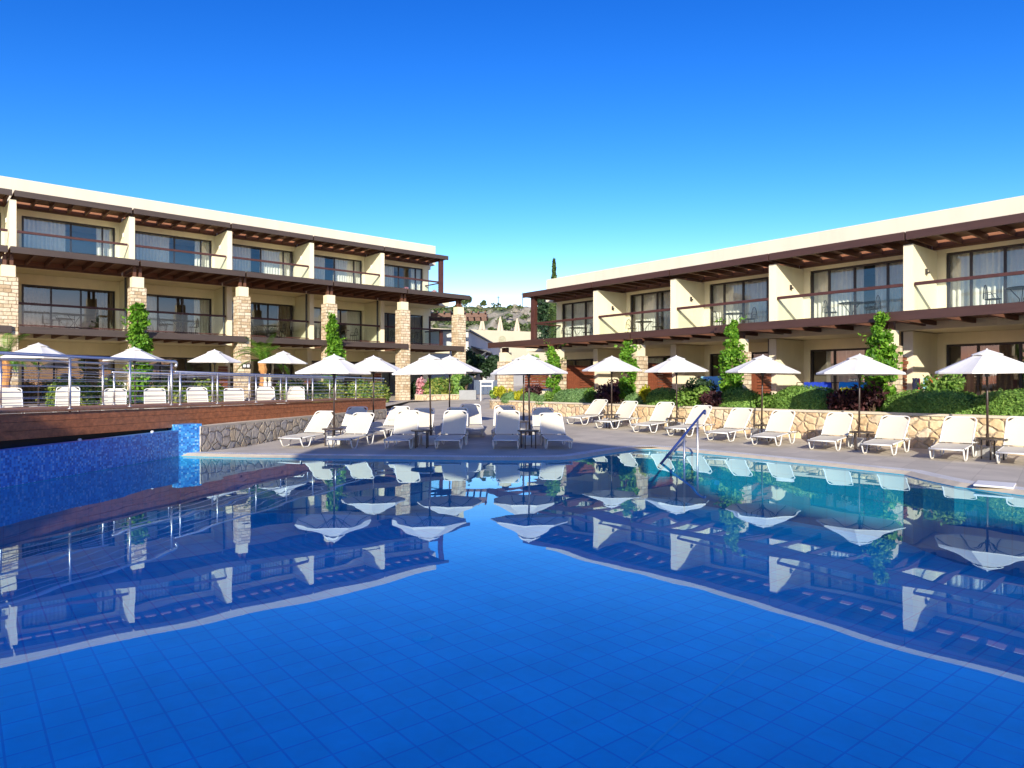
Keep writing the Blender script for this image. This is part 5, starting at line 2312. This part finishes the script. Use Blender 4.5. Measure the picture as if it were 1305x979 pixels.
a = px(706, 490, 56)
cypress('tall slim cypress rising above the left end of the right wing roof', (a.x, a.y, 1.2), CAMZ + (490 - 331) / F * 56 - 1.2, .62, 5, 3600, .13)
a = px(700, 490, 60)
small_tree('dark_conifer', 'dark spreading conifer behind the end balcony of the right wing', 'tree', (a.x + .4, a.y, 1.3), 8.2, 3.0, 1.6, 1.5, 3.2, M['leaf_dark'], 1800, .26, 611)

# ------------------------------------------------------------------ hill with rocks, scrub and a few trees
mb = MB()
nx, ny = 150, 46
X0, X1, Y0, Y1 = -150, 190, 96, 260


def hill_z(x, y):
    t = (y - Y0) / 72.0
    s = min(1.0, max(0, t)) ** .75
    crest = 20.2 - .022 * (x - 5) - .0012 * (x - 5) ** 2 * .35
    crest = max(crest, 6.0)
    nz = mnoise.fractal(Vector((x * .045, y * .045, 3.1)), 1.0, 2.0, 5) * 1.5
    nz2 = mnoise.fractal(Vector((x * .21, y * .21, 9.1)), .9, 2.1, 4) * 1.15
    return 1.0 + s * (crest - 1.0) + (nz + nz2) * min(1, t * 4 + .05)


P = []
for j in range(ny + 1):
    for i in range(nx + 1):
        # finer columns in the gap seen between the wings
        u = i / nx * 2 - 1
        x = 3 + (170 * u ** 3 * .75 + 45 * u)
        y = Y0 + (Y1 - Y0) * (j / ny) ** 1.2
        P.append((x, y, hill_z(x, y)))
fs = [(j * (nx + 1) + i, j * (nx + 1) + i + 1, (j + 1) * (nx + 1) + i + 1, (j + 1) * (nx + 1) + i) for j in range(ny) for i in range(nx)]
mb.add(P, fs)
tag(mb.build('hill', M['rock'], smooth=False, uv=False), kind='structure')
# scrub: too many to count
rnd = random.Random(9)
pts = []
for k in range(900):
    y = Y0 + 4 + 120 * rnd.random() ** 1.4
    x = (rnd.random() - .5) * 60 * (y / 110) + 1
    dens = mnoise.noise(Vector((x * .07, y * .05, 1)))
    if dens < -.12 - (.35 if y < 105 else 0):
        continue
    r = .5 + 1.1 * rnd.random() * (1.0 if y > 105 else 1.3)
    c = Vector((x, y, hill_z(x, y) + r * .3))
    for _ in range(36):
        d = Vector((rnd.gauss(0, 1), rnd.gauss(0, 1), abs(rnd.gauss(0, 1)))).normalized() * r * rnd.random() ** .4
        pts.append((c + Vector((d.x, d.y, d.z * .75)), d))
V, Fc = leaf_quads(pts, .42, rnd, aspect=1.4)
mb = MB()
mb.v = [tuple(v) for v in V]
mb.f = Fc
tag(mb.build('scrub', M['leaf_scrub'], uv=False), 'low green scrub scattered over the rocky hillside', 'scrub', None, 'stuff')
# boulders
rnd = random.Random(19)
mb = MB()
for k in range(620):
    y = Y0 + 10 + 110 * rnd.random()
    x = (rnd.random() - .5) * 54 * (y / 110) + 1
    r = .3 + 1.0 * rnd.random() ** 2
    c = Vector((x, y, hill_z(x, y) + r * .15))
    pp_ = []
    for a, b in ((0, 0), (60, 0), (120, 0), (180, 0), (240, 0), (300, 0)):
        pp_.append(c + Vector((r * math.cos(R(a)) * (.7 + .6 * rnd.random()), r * math.sin(R(a)) * (.7 + .6 * rnd.random()), -r * .3)))
    for a in (20, 100, 190, 280):
        pp_.append(c + Vector((r * .6 * math.cos(R(a)), r * .6 * math.sin(R(a)), r * (.35 + .5 * rnd.random()))))
    mb.add(pp_, [(0, 1, 7, 6), (1, 2, 7), (2, 3, 8, 7), (3, 4, 9, 8), (4, 5, 9), (5, 0, 6, 9), (6, 7, 8, 9)])
tag(mb.build('boulders', M['rock'], uv=False), 'pale limestone boulders strewn over the hillside', 'rocks', None, 'stuff')


def crest_y(xp):
    """distance at which the hill stands highest above the horizon in this column"""
    best = (0, 0)
    for k in range(40):
        Y = Y0 + 2 + k * 3
        z = hill_z((xp - 652.5) / F * Y, Y)
        e_ = (z - CAMZ) / Y
        if e_ > best[0]:
            best = (e_, Y)
    return best[1]


for k, (xp, H, lab) in enumerate(((598, 2.3, 'small dark tree on the skyline just right of the left wing'), (617, 2.5, 'round headed tree alone on the hill skyline'), (592, 1.7, 'lower dark tree on the skyline beside the left wing canopy'))):
    Y = crest_y(xp)
    x = (xp - 652.5) / F * Y
    small_tree('hilltop_tree', lab, 'tree', (x, Y, hill_z(x, Y) - .1), H, .9, .95, .95, .95, M['leaf_scrub'], 600, .22, 700 + k, 'trees on the hill skyline', 5)
Y = crest_y(704)
x = (703 - 652.5) / F * Y
e = empty('hilltop_house', (x, Y, hill_z(x, Y) - .5), R(15), 'small white house on the hill behind the right wing corner post', 'house')
q = MB()
q.box(-3, 3, -2, 2, 0, 2.8)
q.build('wall', M['white'], e)
q = MB()
q.box(-3.2, 3.2, -2.2, 2.2, 2.8, 3.05)
q.build('roof', M['cap'], e)
for x_ in (-1.8, .3):
    q = MB()
    q.box(x_, x_ + .8, -2.03, -2.001, .8, 1.9)
    q.build('window', M['frame'], e)
for xp, hgt, lab in ((666, 3.4, 'thin dark antenna pole on the hill skyline'), (635, 2.6, 'thin pale mast on the hill skyline')):
    Y = crest_y(xp)
    x = (xp - 652.5) / F * Y
    q = MB()
    q.tube([(0, 0, -.5), (0, 0, hgt)], .09, 6)
    q.tube([(-.4, 0, hgt * .85), (.4, 0, hgt * .85)], .05, 6)
    o = q.build('antenna_mast', M['pipe'])
    o.location = (x, Y, hill_z(x, Y))
    tag(o, lab, 'mast')

# ------------------------------------------------------------------ unseen blocks added behind the camera, shaped to shade the deck and pool
ph = empty('gabled_shade_block', (-2.3, -11.0, .03), 0, 'unseen cream gabled block added behind the camera to shade the front loungers', 'shade block')
za = 1.15 + (18.0 + 8.0) * math.tan(R(SUN_EL))
ze = za - 1.30
q = MB()
q.add([(-4.0, -3, 0), (4.0, -3, 0), (4.0, -3, ze), (0, -3, za - .12), (-4.0, -3, ze), (-4.0, 3, 0), (4.0, 3, 0), (4.0, 3, ze), (0, 3, za - .12), (-4.0, 3, ze)],
      [(0, 1, 2, 3, 4), (9, 8, 7, 6, 5), (1, 6, 7, 2), (5, 0, 4, 9)])
q.build('wall', M['render'], ph, recalc=True)
q = MB()
for s_ in (-1, 1):
    q.add([(0, -3.2, za), (s_ * 4.2, -3.2, ze - .07), (s_ * 4.2, 3.2, ze - .07), (0, 3.2, za), (0, -3.2, za - .1), (s_ * 4.2, -3.2, ze - .17), (s_ * 4.2, 3.2, ze - .17), (0, 3.2, za - .1)],
          [(0, 1, 2, 3), (7, 6, 5, 4), (0, 4, 5, 1), (1, 5, 6, 2), (2, 6, 7, 3), (3, 7, 4, 0)])
q.build('roof', M['cap'], ph, recalc=True)
for x_ in (-2.9, -.6, 1.7):
    for z_ in (1.0, 4.2, 7.2):
        q = MB()
        q.box(x_, x_ + 1.2, 3.001, 3.05, z_, z_ + 1.6)
        w_ = q.build('window', M['frame'], ph)
lb = empty('wide_shade_block', (-1.5, -16.0, .03), 0, 'unseen flat roofed block with a sloped wing, added to shade the pool', 'bar building')  # unseen block added to keep the pool in shade
TE = math.tan(R(SUN_EL))
hl_ = (14.9 + 13.0) * TE
q = MB()
q.box(-12.0, 4.2, -3, 3, 0, hl_)
w_ = q.build('wall', M['render'], lb)
q = MB()
q.box(-12.15, 4.2, -3.15, 3.15, hl_ + .001, hl_ + .15)
q.build('roof', M['parapet'], w_)
za_, zb_2 = (14.4 + 13.0) * TE, (3.2 + 13.0) * TE
q = MB()
q.add([(4.201, -3, 0), (12.0, -3, 0), (12.0, -3, zb_2), (4.201, -3, za_), (4.201, 3, 0), (12.0, 3, 0), (12.0, 3, zb_2), (4.201, 3, za_)],
      [(0, 1, 2, 3), (7, 6, 5, 4), (1, 5, 6, 2), (0, 3, 7, 4), (2, 6, 7, 3), (0, 4, 5, 1)])
q.build('sloped_shade_wing', M['render'], lb, recalc=True)  # unseen wing, sloped so its shade ends near the right pool edge
for o_ in bpy.data.objects:
    if o_.get('label') and not 4 <= len(o_['label'].replace(',', '').split()) <= 16:
        print('LABEL', o_.name, len(o_['label'].split()), o_['label'])
